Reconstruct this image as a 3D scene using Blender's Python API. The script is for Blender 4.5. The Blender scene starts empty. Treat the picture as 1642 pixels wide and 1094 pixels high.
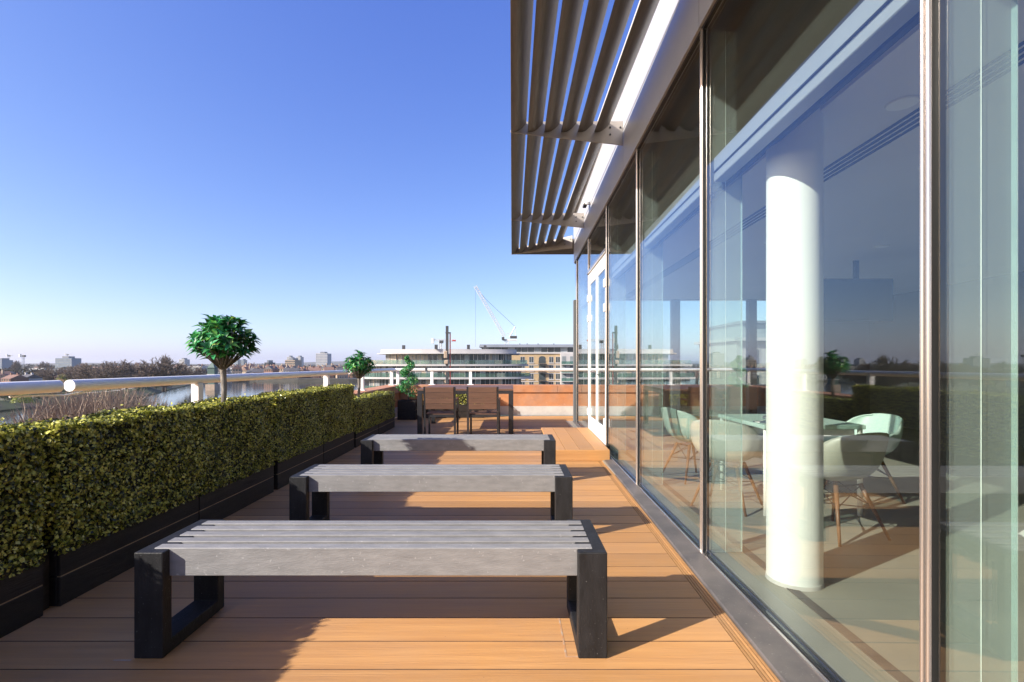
import bpy, math, random
import numpy as np
from mathutils import Vector, Matrix, Euler

R = math.radians
random.seed(7)
rng = np.random.default_rng(7)
sc = bpy.context.scene
COL = sc.collection

# ------------------------------------------------------------------ camera
CAMZ = 1.235
cam = bpy.data.cameras.new('camera')
cam.sensor_width = 36.0
cam.lens = 17.54
cam.shift_y = 0.0225
cam.clip_start = 0.05
cam.clip_end = 30000
camo = bpy.data.objects.new('camera', cam)
camo.location = (0, 0, CAMZ)
camo.rotation_euler = (R(90), 0, 0)
COL.objects.link(camo)
sc.camera = camo

# ------------------------------------------------------------------ sky, sun, exposure
SUN_TO = Vector((-0.664, -0.391, 0.445)).normalized()
SKY_CURVE = [(1.17, 13.7), (1.03, 11.3), (0.56, 9.2)]
world = bpy.data.worlds.new('World')
sc.world = world
world.use_nodes = True
wn = world.node_tree
sky = wn.nodes.new('ShaderNodeTexSky')
sky.sky_type = 'NISHITA'
sky.sun_disc = False
sky.sun_elevation = math.asin(SUN_TO.z)
sky.sun_rotation = math.atan2(SUN_TO.x, SUN_TO.y)
sky.altitude = 20
sky.air_density = 0.7
sky.dust_density = 1.0
sky.ozone_density = 1.0
bg = wn.nodes['Background']
bg.inputs['Strength'].default_value = 0.112
# colour response of the photograph's sky: one curve per channel, the same everywhere
sep = wn.nodes.new('ShaderNodeSeparateColor'); cmb = wn.nodes.new('ShaderNodeCombineColor')
wn.links.new(sky.outputs[0], sep.inputs[0])
for ch, (pw, gain) in enumerate(SKY_CURVE):
    a_ = wn.nodes.new('ShaderNodeMath'); a_.operation = 'MULTIPLY'; a_.inputs[1].default_value = 0.1
    b_ = wn.nodes.new('ShaderNodeMath'); b_.operation = 'POWER'; b_.inputs[1].default_value = pw
    c_ = wn.nodes.new('ShaderNodeMath'); c_.operation = 'MULTIPLY'; c_.inputs[1].default_value = gain
    wn.links.new(sep.outputs[ch], a_.inputs[0]); wn.links.new(a_.outputs[0], b_.inputs[0]); wn.links.new(b_.outputs[0], c_.inputs[0])
    wn.links.new(c_.outputs[0], cmb.inputs[ch])
wn.links.new(cmb.outputs[0], bg.inputs['Color'])

sun = bpy.data.lights.new('sun', 'SUN')
sun.energy = 5.0
sun.angle = R(0.5)
sun.color = (1.0, 0.93, 0.83)
suno = bpy.data.objects.new('sun', sun)
suno.rotation_euler = (-SUN_TO).to_track_quat('-Z', 'Y').to_euler()
suno.location = (-20, -12, 14)
COL.objects.link(suno)

sc.view_settings.view_transform = 'Standard'
sc.view_settings.look = 'None'
sc.view_settings.gamma = 1.0
sc.view_settings.exposure = 0.82
sc.view_settings.use_curve_mapping = False
sc.render.engine = 'CYCLES'
sc.cycles.max_bounces = 10
sc.cycles.transparent_max_bounces = 24
sc.cycles.glossy_bounces = 5
sc.cycles.diffuse_bounces = 3
sc.cycles.use_denoising = True
sc.cycles.caustics_reflective = False
sc.cycles.caustics_refractive = False
sc.cycles.sample_clamp_indirect = 6.0

# ------------------------------------------------------------------ materials
def nt(m):
    m.use_nodes = True
    return m.node_tree, m.node_tree.nodes, m.node_tree.links

def lerp_col(n, l, fac, a, b):
    mx = n.new('ShaderNodeMix'); mx.data_type = 'RGBA'
    mx.inputs[6].default_value = (*a, 1); mx.inputs[7].default_value = (*b, 1)
    l.new(fac, mx.inputs[0])
    return mx.outputs[2]

def mat(name, col, col2=None, rough=0.6, scale=8.0, stretch=(1, 1, 1), bump=0.0, bscale=None, metal=0.0,
        spec=0.5, detail=5.0, lo=0.35, hi=0.68, rand=0.0, coat=0.0, speck=None, speck_scale=60, rough2=None, dirt=0.0, dirt_scale=1.3, speck_lo=0.66):
    """Principled surface: two tones mixed by noise, optional per-object tone, specks and bump."""
    m = bpy.data.materials.new(name)
    t, n, l = nt(m)
    b = n['Principled BSDF']
    b.inputs['Roughness'].default_value = rough
    b.inputs['Metallic'].default_value = metal
    b.inputs['Specular IOR Level'].default_value = spec
    if coat: b.inputs['Coat Weight'].default_value = coat
    col2 = col2 or tuple(c * 0.8 for c in col)
    tc = n.new('ShaderNodeTexCoord'); mp = n.new('ShaderNodeMapping')
    mp.inputs['Scale'].default_value = stretch
    l.new(tc.outputs['Object'], mp.inputs['Vector'])
    if rand:
        oi = n.new('ShaderNodeObjectInfo')
        cm = n.new('ShaderNodeCombineXYZ')
        ml = n.new('ShaderNodeMath'); ml.operation = 'MULTIPLY'; ml.inputs[1].default_value = 37.0
        l.new(oi.outputs['Random'], ml.inputs[0])
        for k in range(3): l.new(ml.outputs[0], cm.inputs[k])
        l.new(cm.outputs[0], mp.inputs['Location'])
    nz = n.new('ShaderNodeTexNoise'); nz.inputs['Scale'].default_value = scale
    nz.inputs['Detail'].default_value = detail
    l.new(mp.outputs[0], nz.inputs['Vector'])
    mr = n.new('ShaderNodeMapRange'); mr.inputs[1].default_value = lo; mr.inputs[2].default_value = hi
    l.new(nz.outputs['Fac'], mr.inputs[0])
    out = lerp_col(n, l, mr.outputs[0], col, col2)
    if speck:
        n2 = n.new('ShaderNodeTexNoise'); n2.inputs['Scale'].default_value = speck_scale; n2.inputs['Detail'].default_value = 3
        l.new(tc.outputs['Object'], n2.inputs['Vector'])
        m2 = n.new('ShaderNodeMapRange'); m2.inputs[1].default_value = speck_lo; m2.inputs[2].default_value = speck_lo + .09
        l.new(n2.outputs['Fac'], m2.inputs[0])
        mx = n.new('ShaderNodeMix'); mx.data_type = 'RGBA'
        l.new(m2.outputs[0], mx.inputs[0]); l.new(out, mx.inputs[6]); mx.inputs[7].default_value = (*speck, 1)
        out = mx.outputs[2]
    if dirt:
        n3 = n.new('ShaderNodeTexNoise'); n3.inputs['Scale'].default_value = dirt_scale; n3.inputs['Detail'].default_value = 6; n3.inputs['Roughness'].default_value = .65
        g3 = n.new('ShaderNodeNewGeometry'); l.new(g3.outputs['Position'], n3.inputs['Vector'])
        m3 = n.new('ShaderNodeMapRange'); m3.inputs[1].default_value = .42; m3.inputs[2].default_value = .72; m3.inputs[3].default_value = 1.0; m3.inputs[4].default_value = 1 - dirt
        l.new(n3.outputs['Fac'], m3.inputs[0])
        h3 = n.new('ShaderNodeHueSaturation'); l.new(m3.outputs[0], h3.inputs['Saturation']); l.new(m3.outputs[0], h3.inputs['Value'])
        l.new(out, h3.inputs['Color']); out = h3.outputs[0]
    if rand:
        hs = n.new('ShaderNodeHueSaturation')
        r2 = n.new('ShaderNodeMapRange'); r2.inputs[3].default_value = 1 - rand; r2.inputs[4].default_value = 1 + rand
        l.new(oi.outputs['Random'], r2.inputs[0]); l.new(r2.outputs[0], hs.inputs['Value'])
        l.new(out, hs.inputs['Color']); out = hs.outputs[0]
    l.new(out, b.inputs['Base Color'])
    if rough2 is not None:
        r3 = n.new('ShaderNodeMapRange'); r3.inputs[3].default_value = rough; r3.inputs[4].default_value = rough2
        l.new(mr.outputs[0], r3.inputs[0]); l.new(r3.outputs[0], b.inputs['Roughness'])
    if bump:
        nb = n.new('ShaderNodeTexNoise'); nb.inputs['Scale'].default_value = bscale or scale * 3
        nb.inputs['Detail'].default_value = 4
        l.new(mp.outputs[0], nb.inputs['Vector'])
        bp = n.new('ShaderNodeBump'); bp.inputs['Strength'].default_value = bump; bp.inputs['Distance'].default_value = 0.01
        l.new(nb.outputs['Fac'], bp.inputs['Height']); l.new(bp.outputs[0], b.inputs['Normal'])
    return m

def leaf_mat(name, cols, rough=0.45, trans=0.25, spec=0.5):
    """Foliage: each leaf (mesh island) takes its own tone from a ramp."""
    m = bpy.data.materials.new(name)
    t, n, l = nt(m)
    b = n['Principled BSDF']
    g = n.new('ShaderNodeNewGeometry')
    cr = n.new('ShaderNodeValToRGB')
    el = cr.color_ramp.elements
    while len(el) < len(cols): el.new(0.5)
    for i, (p, c) in enumerate(cols):
        el[i].position = p; el[i].color = (*c, 1)
    l.new(g.outputs['Random Per Island'], cr.inputs[0])
    l.new(cr.outputs[0], b.inputs['Base Color'])
    b.inputs['Roughness'].default_value = rough
    b.inputs['Specular IOR Level'].default_value = spec
    tr = n.new('ShaderNodeBsdfTranslucent'); l.new(cr.outputs[0], tr.inputs['Color'])
    mx = n.new('ShaderNodeMixShader'); mx.inputs[0].default_value = trans
    l.new(b.outputs[0], mx.inputs[1]); l.new(tr.outputs[0], mx.inputs[2])
    l.new(mx.outputs[0], n['Material Output'].inputs['Surface'])
    return m

def glass_mat(name, tint=(0.8, 0.88, 0.84), ior=1.55, boost=1.0, base=0.0, haze=0.0, haze_col=(0.8, 0.85, 0.85)):
    """Flat pane: fresnel mirror over tinted see-through; haze adds a little diffuse film."""
    m = bpy.data.materials.new(name)
    t, n, l = nt(m)
    n.remove(n['Principled BSDF'])
    g = n.new('ShaderNodeNewGeometry')
    io = n.new('ShaderNodeMix'); io.data_type = 'FLOAT'
    io.inputs[2].default_value = ior; io.inputs[3].default_value = 1.0 / ior
    l.new(g.outputs['Backfacing'], io.inputs[0])
    fr = n.new('ShaderNodeFresnel'); l.new(io.outputs[0], fr.inputs['IOR'])
    ma = n.new('ShaderNodeMath'); ma.operation = 'MULTIPLY_ADD'; ma.use_clamp = True
    ma.inputs[1].default_value = boost; ma.inputs[2].default_value = base
    l.new(fr.outputs[0], ma.inputs[0])
    tr = n.new('ShaderNodeBsdfTransparent'); tr.inputs[0].default_value = (*tint, 1)
    gl = n.new('ShaderNodeBsdfGlossy'); gl.inputs['Roughness'].default_value = 0.0
    gl.inputs['Color'].default_value = (0.95, 0.97, 1.0, 1)
    src = tr.outputs[0]
    if haze:
        df = n.new('ShaderNodeBsdfDiffuse'); df.inputs[0].default_value = (*haze_col, 1)
        m0 = n.new('ShaderNodeMixShader'); m0.inputs[0].default_value = haze
        l.new(tr.outputs[0], m0.inputs[1]); l.new(df.outputs[0], m0.inputs[2]); src = m0.outputs[0]
    mx = n.new('ShaderNodeMixShader')
    l.new(ma.outputs[0], mx.inputs[0]); l.new(src, mx.inputs[1]); l.new(gl.outputs[0], mx.inputs[2])
    l.new(mx.outputs[0], n['Material Output'].inputs['Surface'])
    return m

M = {}
M['deck'] = mat('composite_deck_board', (0.52, 0.270, 0.096), (0.425, 0.210, 0.072), rough=0.62, scale=7, stretch=(0.25, 5, 3), dirt=0.09, speck_lo=0.72,
                bump=0.25, bscale=26, rand=0.17, lo=0.3, hi=0.75, rough2=0.5, speck=(0.10, 0.05, 0.03), speck_scale=75)
M['deck_edge'] = mat('grimy_board_edge', (0.10, 0.056, 0.032), (0.18, 0.095, 0.046), rough=0.9, scale=9)
M['deck_under'] = mat('dark_deck_base', (0.03, 0.025, 0.02), rough=0.9)  # dark base under the boards and inside the step
M['bench_slat'] = mat('grey_recycled_plastic', (0.262, 0.258, 0.256), (0.200, 0.197, 0.196), rough=0.6, scale=16, stretch=(0.6, 2.4, 2.4),
                      bump=0.18, bscale=90, rand=0.06, dirt=0.14, dirt_scale=5, lo=0.3, hi=0.72, speck=(0.36, 0.355, 0.35), speck_scale=60)
M['bench_frame'] = mat('black_recycled_plastic', (0.010, 0.010, 0.011), (0.020, 0.020, 0.022), rough=0.58, scale=24, stretch=(1, 1, .35), spec=0.35,
                       bump=0.2, bscale=120, speck=(0.13, 0.13, 0.135), speck_scale=110, speck_lo=0.66)
M['black_wood'] = mat('black_stained_timber', (0.014, 0.012, 0.011), (0.028, 0.022, 0.018), spec=0.3, rough=0.6, scale=5, stretch=(4, 0.6, 6), bump=0.4, bscale=30, rand=0.2)
M['lit_raw_wood'] = mat('lit_raw_wood_joint', (0.42, 0.30, 0.17), (0.30, 0.21, 0.12), rough=0.8, scale=6)
M['soil'] = mat('dark_soil', (0.03, 0.02, 0.015), rough=0.95, bump=0.6, bscale=60)
M['hedge_core'] = mat('hedge_core_twigs', (0.012, 0.016, 0.007), rough=0.9)
M['hedge'] = leaf_mat('box_hedge_leaf', [(0.0, (0.022, 0.034, 0.009)), (0.32, (0.085, 0.105, 0.019)), (0.55, (0.42, 0.44, 0.055)), (1.0, (0.90, 0.84, 0.22))], rough=0.28, trans=0.25)
M['bay_leaf'] = leaf_mat('bay_leaf', [(0.0, (0.014, 0.075, 0.022)), (0.4, (0.040, 0.23, 0.060)), (0.75, (0.07, 0.40, 0.15)), (0.9, (0.15, 0.42, 0.07)), (1.0, (0.34, 0.48, 0.08))], rough=0.38, trans=0.2)
M['bark'] = mat('pale_bark', (0.30, 0.27, 0.24), (0.10, 0.085, 0.07), rough=0.85, scale=22, stretch=(1, 1, 0.4), bump=0.6, bscale=50)
M['white_paint'] = mat('white_powder_coat', (0.87, 0.87, 0.86), (0.84, 0.84, 0.83), rough=0.5, spec=0.3, scale=3, lo=0.4, hi=0.7)
M['terracotta'] = mat('terracotta_render', (0.56, 0.245, 0.105), (0.46, 0.19, 0.08), rough=0.8, scale=4, bump=0.2, bscale=60, speck=(0.62, 0.30, 0.16), speck_scale=18, dirt=0.22, dirt_scale=2.2)
M['coping'] = mat('terracotta_coping', (0.52, 0.23, 0.105), (0.42, 0.175, 0.08), rough=0.75, scale=5, bump=0.2, bscale=50, dirt=0.22, dirt_scale=3)
M['skirting'] = mat('pale_grey_upstand', (0.60, 0.58, 0.55), (0.52, 0.50, 0.48), rough=0.6, scale=3, dirt=0.2, dirt_scale=4)
M['fascia'] = mat('silver_white_cladding', (0.64, 0.64, 0.66), (0.59, 0.59, 0.62), rough=0.36, scale=1.5, metal=0.25)
M['blade'] = mat('bronze_grey_louvre', (0.175, 0.162, 0.152), (0.125, 0.115, 0.107), rough=0.40, scale=3, stretch=(30, 1.5, 30), metal=0.25, lo=0.3, hi=0.7)
M['bracket'] = mat('bracket_metal', (0.42, 0.385, 0.35), (0.36, 0.325, 0.295), rough=0.4, scale=4, metal=0.3)
M['dark_metal'] = mat('black_gasket', (0.012, 0.012, 0.013), rough=0.45)
M['mullion'] = mat('champagne_metal_cap', (0.56, 0.51, 0.475), (0.44, 0.40, 0.37), rough=0.25, metal=0.8, scale=3, stretch=(1, 1, 0.2))
M['sill'] = mat('dark_grey_sill', (0.13, 0.115, 0.105), (0.095, 0.085, 0.08), rough=0.5, scale=4, speck=(0.26, 0.24, 0.22), speck_scale=90, bump=0.1, dirt=0.3, dirt_scale=4)
M['glass'] = glass_mat('facade_glass', (0.94, 0.975, 0.955), 1.55, 1.15, 0.02)
M['fin'] = glass_mat('glass_fin', (0.80, 0.88, 0.86), 1.5, 1.0, 0.0, haze=0.16)
M['door_glass'] = glass_mat('door_glass', (0.86, 0.92, 0.90), 1.55, 1.2, 0.02)
M['fin_edge'] = mat('polished_glass_edge', (0.75, 0.85, 0.82), rough=0.2)
M['int_floor'] = mat('interior_vinyl_floor', (0.30, 0.285, 0.24), (0.25, 0.24, 0.205), rough=0.35, scale=2)
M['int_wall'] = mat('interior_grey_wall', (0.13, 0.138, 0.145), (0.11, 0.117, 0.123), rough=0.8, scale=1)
M['int_ceiling'] = mat('interior_white_ceiling', (0.62, 0.63, 0.65), (0.58, 0.59, 0.61), rough=0.85, scale=1)
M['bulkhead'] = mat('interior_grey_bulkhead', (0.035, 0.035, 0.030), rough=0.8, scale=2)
M['cassette'] = mat('pale_blue_grey_cassette', (0.30, 0.33, 0.37), (0.27, 0.30, 0.34), rough=0.5, scale=2)
M['column'] = mat('white_column_paint', (0.80, 0.82, 0.80), (0.77, 0.79, 0.77), rough=0.5, scale=2, bump=0.05)
M['slot'] = mat('dark_slot', (0.01, 0.01, 0.012), rough=0.7)
M['shell_white'] = mat('white_chair_shell', (0.60, 0.60, 0.55), (0.56, 0.56, 0.515), rough=0.45, scale=3)
M['shell_mint'] = mat('mint_chair_shell', (0.44, 0.58, 0.54), (0.41, 0.54, 0.50), rough=0.45, scale=3)
M['shell_shaded'] = mat('shaded_chair_shell', (0.34, 0.345, 0.29), (0.31, 0.315, 0.265), rough=0.45, scale=3)  # shade on this one chair is put into its shell colour
M['leg_wood'] = mat('walnut_dowel', (0.20, 0.10, 0.05), (0.13, 0.065, 0.035), rough=0.5, scale=8, stretch=(1, 1, .2))
M['screen'] = mat('dark_screen', (0.02, 0.022, 0.028), rough=0.2)
M['paper'] = mat('printed_magazine', (0.6, 0.6, 0.6), (0.10, 0.12, 0.16), rough=0.4, scale=18, lo=0.45, hi=0.52)
M['furn_slat'] = mat('brown_composite_slat', (0.145, 0.076, 0.049), (0.11, 0.057, 0.037), rough=0.6, scale=7, stretch=(0.5, 4, 4), rand=0.08, bump=0.15, bscale=40)
M['furn_frame'] = mat('black_furniture_frame', (0.020, 0.019, 0.021), (0.03, 0.028, 0.03), rough=0.4, scale=6)
M['concrete'] = mat('pale_concrete', (0.55, 0.54, 0.52), (0.45, 0.44, 0.42), rough=0.8, scale=0.3)

# ------------------------------------------------------------------ mesh helpers
class MB:
    def __init__(s): s.v = []; s.f = []; s.m = []
    def add(s, vs, fs, mi=0):
        o = len(s.v); s.v += [tuple(p) for p in vs]
        s.f += [tuple(i + o for i in f) for f in fs]; s.m += [mi] * len(fs)
        return s
    def box(s, x0, x1, y0, y1, z0, z1, mi=0):
        return s.add([(x0, y0, z0), (x1, y0, z0), (x1, y1, z0), (x0, y1, z0), (x0, y0, z1), (x1, y0, z1), (x1, y1, z1), (x0, y1, z1)],
                     [(0, 3, 2, 1), (4, 5, 6, 7), (0, 1, 5, 4), (1, 2, 6, 5), (2, 3, 7, 6), (3, 0, 4, 7)], mi)
    def prism(s, pts, ext, mi=0):
        """pts: planar ring of 3D points; ext: extrusion vector."""
        n = len(pts); e = Vector(ext)
        a = [Vector(p) for p in pts]; b = [p + e for p in a]
        fs = [tuple(range(n))[::-1], tuple(range(n, 2 * n))]
        fs += [(i, (i + 1) % n, n + (i + 1) % n, n + i) for i in range(n)]
        nn = Vector((0, 0, 0))
        for i in range(n): nn += a[i].cross(a[(i + 1) % n])
        if nn.dot(e) < 0: fs = [f[::-1] for f in fs]
        return s.add(a + b, fs, mi)
    def wall(s, p0, p1, a, b, z0, z1, mi=0):
        """box along 2D line p0-p1, offset a..b to the right-hand side (dy,-dx)."""
        d = Vector((p1[0] - p0[0], p1[1] - p0[1])).normalized(); nrm = Vector((d.y, -d.x))
        P = [Vector(p0) + nrm * a, Vector(p1) + nrm * a, Vector(p1) + nrm * b, Vector(p0) + nrm * b]
        return s.prism([(p.x, p.y, z0) for p in P], (0, 0, z1 - z0), mi)
    def tube(s, path, rad, n=8, mi=0, caps=True):
        path = [Vector(p) for p in path]
        if not hasattr(rad, '__len__'): rad = [rad] * len(path)
        o = len(s.v); up = None
        for i, p in enumerate(path):
            d = (path[min(i + 1, len(path) - 1)] - path[max(i - 1, 0)]).normalized()
            if up is None:
                up = Vector((0, 0, 1)) if abs(d.z) < 0.9 else Vector((1, 0, 0))
            sd = d.cross(up).normalized(); up2 = sd.cross(d).normalized(); up = up2
            for k in range(n):
                a = 2 * math.pi * k / n
                s.v.append(tuple(p + (sd * math.cos(a) + up2 * math.sin(a)) * rad[i]))
        for i in range(len(path) - 1):
            for k in range(n):
                k2 = (k + 1) % n
                s.f.append((o + i * n + k, o + i * n + k2, o + (i + 1) * n + k2, o + (i + 1) * n + k)[::-1]); s.m.append(mi)
        if caps:
            s.f.append(tuple(o + k for k in range(n))); s.m.append(mi)
            e = o + (len(path) - 1) * n
            s.f.append(tuple(e + k for k in range(n))[::-1]); s.m.append(mi)
        return s
    def mesh(s, name, mats, smooth=False):
        me = bpy.data.meshes.new(name)
        me.from_pydata(s.v, [], s.f)
        for mm in (mats if isinstance(mats, (list, tuple)) else [mats]): me.materials.append(mm)
        if len(set(s.m)) > 1: me.polygons.foreach_set('material_index', s.m)
        if smooth: me.polygons.foreach_set('use_smooth', [True] * len(me.polygons))
        me.update()
        return me
    def build(s, name, mats, parent=None, smooth=False, bevel=0.0, seg=1, loc=None):
        return obj(name, s.mesh(name, mats, smooth), parent, bevel, seg, loc)

def obj(name, me, parent=None, bevel=0.0, seg=1, loc=None):
    o = bpy.data.objects.new(name, me); COL.objects.link(o)
    if parent is not None: o.parent = parent
    if loc is not None: o.location = loc
    if bevel:
        b = o.modifiers.new('bevel', 'BEVEL'); b.width = bevel; b.segments = seg; b.limit_method = 'ANGLE'
    return o

def smooth_by_angle(me, ang=40):
    me.polygons.foreach_set('use_smooth', [True] * len(me.polygons))
    try: me.set_sharp_from_angle(angle=R(ang))
    except Exception: pass

def tag(o, label, cat, group=None):
    o['label'] = label; o['category'] = cat
    if group: o['group'] = group
    return o
def thing(name, label, cat, loc=(0, 0, 0), rz=0.0, group=None):
    o = bpy.data.objects.new(name, None); COL.objects.link(o)
    o.empty_display_size = 0.1
    o.location = loc; o.rotation_euler = (0, 0, rz)
    return tag(o, label, cat, group)
def structure(o): o['kind'] = 'structure'; return o
def copy_tree(o, parent=None):
    c = o.copy(); COL.objects.link(c); c.parent = parent
    for ch in list(o.children): copy_tree(ch, c)
    return c

# photo pixel (1642 x 1094 frame) -> ground point at height z / point at distance d
FPX, HX, HY = 800.0, 821.0, 584.0
def ground_at(x, y, z=-16.0):
    d = FPX * (CAMZ - z) / (y - HY); return ((x - HX) * d / FPX, d)
def at(x, y, d): return ((x - HX) * d / FPX, d, CAMZ + (HY - y) * d / FPX)

# ------------------------------------------------------------------ ground, river, banks, hills
def sheet(name, pts, z, m):
    mb = MB(); mb.add([(x, y, z) for x, y in pts], [tuple(range(len(pts)))])
    me = mb.mesh(name, m)
    if me.polygons[0].normal.z < 0: me.flip_normals()
    return structure(obj(name, me))

GZ = -16.0
m_ground = mat('town_ground', (0.085, 0.075, 0.048), (0.045, 0.055, 0.025), rough=0.95, scale=0.02, detail=8)
ring = [(9000 * math.cos(a), 9000 * math.sin(a)) for a in np.linspace(0, 2 * math.pi, 48, endpoint=False)]
sheet('ground', ring, GZ - 0.6, m_ground)

m_water = bpy.data.materials.new('river_water')
t, n, l = nt(m_water)
b = n['Principled BSDF']
b.inputs['Base Color'].default_value = (0.045, 0.042, 0.028, 1); b.inputs['Roughness'].default_value = 0.09
nz = n.new('ShaderNodeTexNoise'); nz.inputs['Scale'].default_value = 0.35; nz.inputs['Detail'].default_value = 3
tc = n.new('ShaderNodeTexCoord'); l.new(tc.outputs['Object'], nz.inputs['Vector'])
bp = n.new('ShaderNodeBump'); bp.inputs['Strength'].default_value = 0.12; bp.inputs['Distance'].default_value = 0.3
l.new(nz.outputs['Fac'], bp.inputs['Height']); l.new(bp.outputs[0], b.inputs['Normal'])
river_left = [(-185, -300), (-185, 100), (-186, 181), (-192, 260), (-236, 350), (-285, 455), (-330, 560)]
river_far = [(-300, 520), (-205, 478), (-155, 474), (0, 500), (200, 560)]
river_near = [(240, 460), (60, 330), (-20, 230), (-62, 140), (-62, -300)]
sheet('river', river_left[:-1] + river_far + river_near, GZ, m_water)

def strip(name, line, prof, m):
    """bank: profile (offset to the left of the line, z) swept along a 2D line."""
    mb = MB(); k = len(prof); L = [Vector(p) for p in line]
    for i, p in enumerate(L):
        d = (L[min(i + 1, len(L) - 1)] - L[max(i - 1, 0)]).normalized(); nn = Vector((-d.y, d.x))
        for o, z in prof:
            jit = random.uniform(-0.4, 0.4) if 0 < o < 60 else 0
            q = p + nn * (o + jit); mb.v.append((q.x, q.y, z))
    for i in range(len(L) - 1):
        for j in range(k - 1):
            mb.f.append((i * k + j, i * k + j + 1, (i + 1) * k + j + 1, (i + 1) * k + j)); mb.m.append(0)
    me = mb.mesh(name, m)
    if sum(p.normal.z for p in me.polygons) < 0: me.flip_normals()
    return structure(obj(name, me))

def dense(line, step):
    out = []
    for a, b_ in zip(line[:-1], line[1:]):
        a, b_ = Vector(a), Vector(b_); k = max(1, int((b_ - a).length / step))
        out += [tuple(a.lerp(b_, i / k)) for i in range(k)]
    return out + [line[-1]]
m_bank = mat('grassy_bank', (0.075, 0.10, 0.03), (0.10, 0.075, 0.045), rough=0.95, scale=0.12, detail=6)
m_wall = mat('dark_river_wall', (0.035, 0.035, 0.03), (0.055, 0.05, 0.04), rough=0.9, scale=0.3)
m_path = mat('towpath_gravel', (0.42, 0.38, 0.30), (0.34, 0.30, 0.24), rough=0.95, scale=0.5)
strip('river_bank', dense(river_left, 8), [(0.0, GZ - 0.3), (0.2, GZ + 0.5), (7, GZ + 3.2), (22, GZ + 3.4), (60, GZ + 3.6), (140, GZ + 3.4), (141, GZ - 0.5)], m_bank)
strip('river_wall', dense([(-360, 560)] + river_far, 10), [(0.0, GZ - 0.3), (0.1, GZ + 3.0), (3, GZ + 3.2), (40, GZ + 3.0), (41, GZ - 0.5)], m_wall)
strip('towpath', dense(river_left[2:6], 8), [(11.0, GZ + 3.38), (12.0, GZ + 3.40), (14.5, GZ + 3.46), (15.5, GZ + 3.42)], m_path)

m_hill = mat('wooded_hills', (0.050, 0.055, 0.045), (0.085, 0.075, 0.060), rough=1.0, scale=0.012, detail=8)
mb = MB()
for row, (dist, h0) in enumerate([(2600, 0.0), (3800, 22.0), (5200, 44.0), (7000, 30.0)]):
    for i in range(81):
        a = R(-62 + i * 1.55)
        hh = h0 * (0.55 + 0.45 * math.sin(i * 0.31 + row) * math.sin(i * 0.12 + 1.3)) + (random.uniform(0, 4) if row else 0)
        mb.v.append((dist * math.sin(a), dist * math.cos(a), GZ - 0.4 + max(0, hh)))
for r_ in range(3):
    for i in range(80):
        mb.f.append((r_ * 81 + i, r_ * 81 + i + 1, (r_ + 1) * 81 + i + 1, (r_ + 1) * 81 + i)); mb.m.append(0)
structure(mb.build('hills', m_hill))

# ------------------------------------------------------------------ terrace deck
def strip_x(y): return 0.984 + 0.0262 * (y - 1.94)      # inner edge of the grooved edging
def sill_x(y): return 1.047 + 0.0285 * (y - 1.94)       # outer edge of the metal sill
MUL = [(-2.13, 1.178), (-0.34, 1.197), (1.452, 1.216), (3.229, 1.239), (5.04, 1.274), (6.85, 1.308), (8.65, 1.335), (10.4, 1.361), (10.75, 1.366)]
def face_x(y):
    for (a, xa), (b_, xb) in zip(MUL[:-1], MUL[1:]):
        if y <= b_: return xa + (xb - xa) * (y - a) / (b_ - a)
    return MUL[-1][1]
FAR_Y = 11.95
mb = MB(); mb.prism([(-2.7, -2.2, -0.05), (1.2, -2.2, -0.05), (1.2, 11, -0.05), (6.5, 11, -0.05), (6.5, FAR_Y + .05, -0.05), (-2.7, FAR_Y + .05, -0.05)], (0, 0, -0.10))
deck = structure(mb.build('terrace_deck', M['deck_under']))
PW = 0.205; y = 2.018 - 20 * PW
def plank(x0, xr0, xr1, y0, y1, name='plank', z=0.0, th=0.03, c=0.003):
    m_ = MB()
    pts0 = [(y0, z - th), (y0, z - c), (y0 + c, z), (y1 - c, z), (y1, z - c), (y1, z - th)]
    L = [(x0, p, q) for p, q in pts0]; Rr = [(xr0 + (xr1 - xr0) * (p - y0) / (y1 - y0), p, q) for p, q in pts0]
    k = 6; fs = [(0, 1, 2, 3, 4, 5), (11, 10, 9, 8, 7, 6)] + [(i, k + i, k + (i + 1) % k, (i + 1) % k) for i in range(k)]
    m_.add(L + Rr, fs); m_.m = [0, 0, 1, 1, 0, 1, 1, 0]
    return m_.build(name, [M['deck'], M['deck_edge']], deck)
i = 0
while y + PW < FAR_Y:
    xr = (strip_x(y) - 0.004, strip_x(y + PW) - 0.004) if y < 10.6 else (6.4, 6.4)
    # boards are butt-jointed at staggered places in the far half of the terrace
    plank(-2.67, xr[0], xr[1], y + 0.002, y + PW - 0.002, c=.0015)
    y += PW; i += 1
# grooved edging that runs along the sill
for k in range(4):
    m_ = MB()
    def ex(yy, f): return strip_x(yy) + (sill_x(yy) - strip_x(yy)) * f
    f0, f1 = k / 4 + 0.03, (k + 1) / 4 - 0.05
    m_.prism([(ex(-2, f0), -2, -0.03), (ex(-2, f1), -2, -0.03), (ex(10.5, f1), 10.5, -0.03), (ex(10.5, f0), 10.5, -0.03)], (0, 0, 0.029))
    m_.build('edging_strip', M['deck'], deck)
# faint adhesive marks left where a bench used to stand
m_mark = mat('scuff_mark', (0.46, 0.36, 0.27), (0.50, 0.25, 0.11), rough=0.7, scale=30, lo=0.35, hi=0.6)
for (x0, x1, y0, y1) in [(0.225, 0.233, 2.10, 2.42), (0.233, 0.30, 2.10, 2.108), (-1.66, -1.588, 2.075, 2.083)]:
    MB().box(x0, x1, y0, y1, 0.0006, 0.0012).build('scuff_mark', m_mark, deck)

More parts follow.
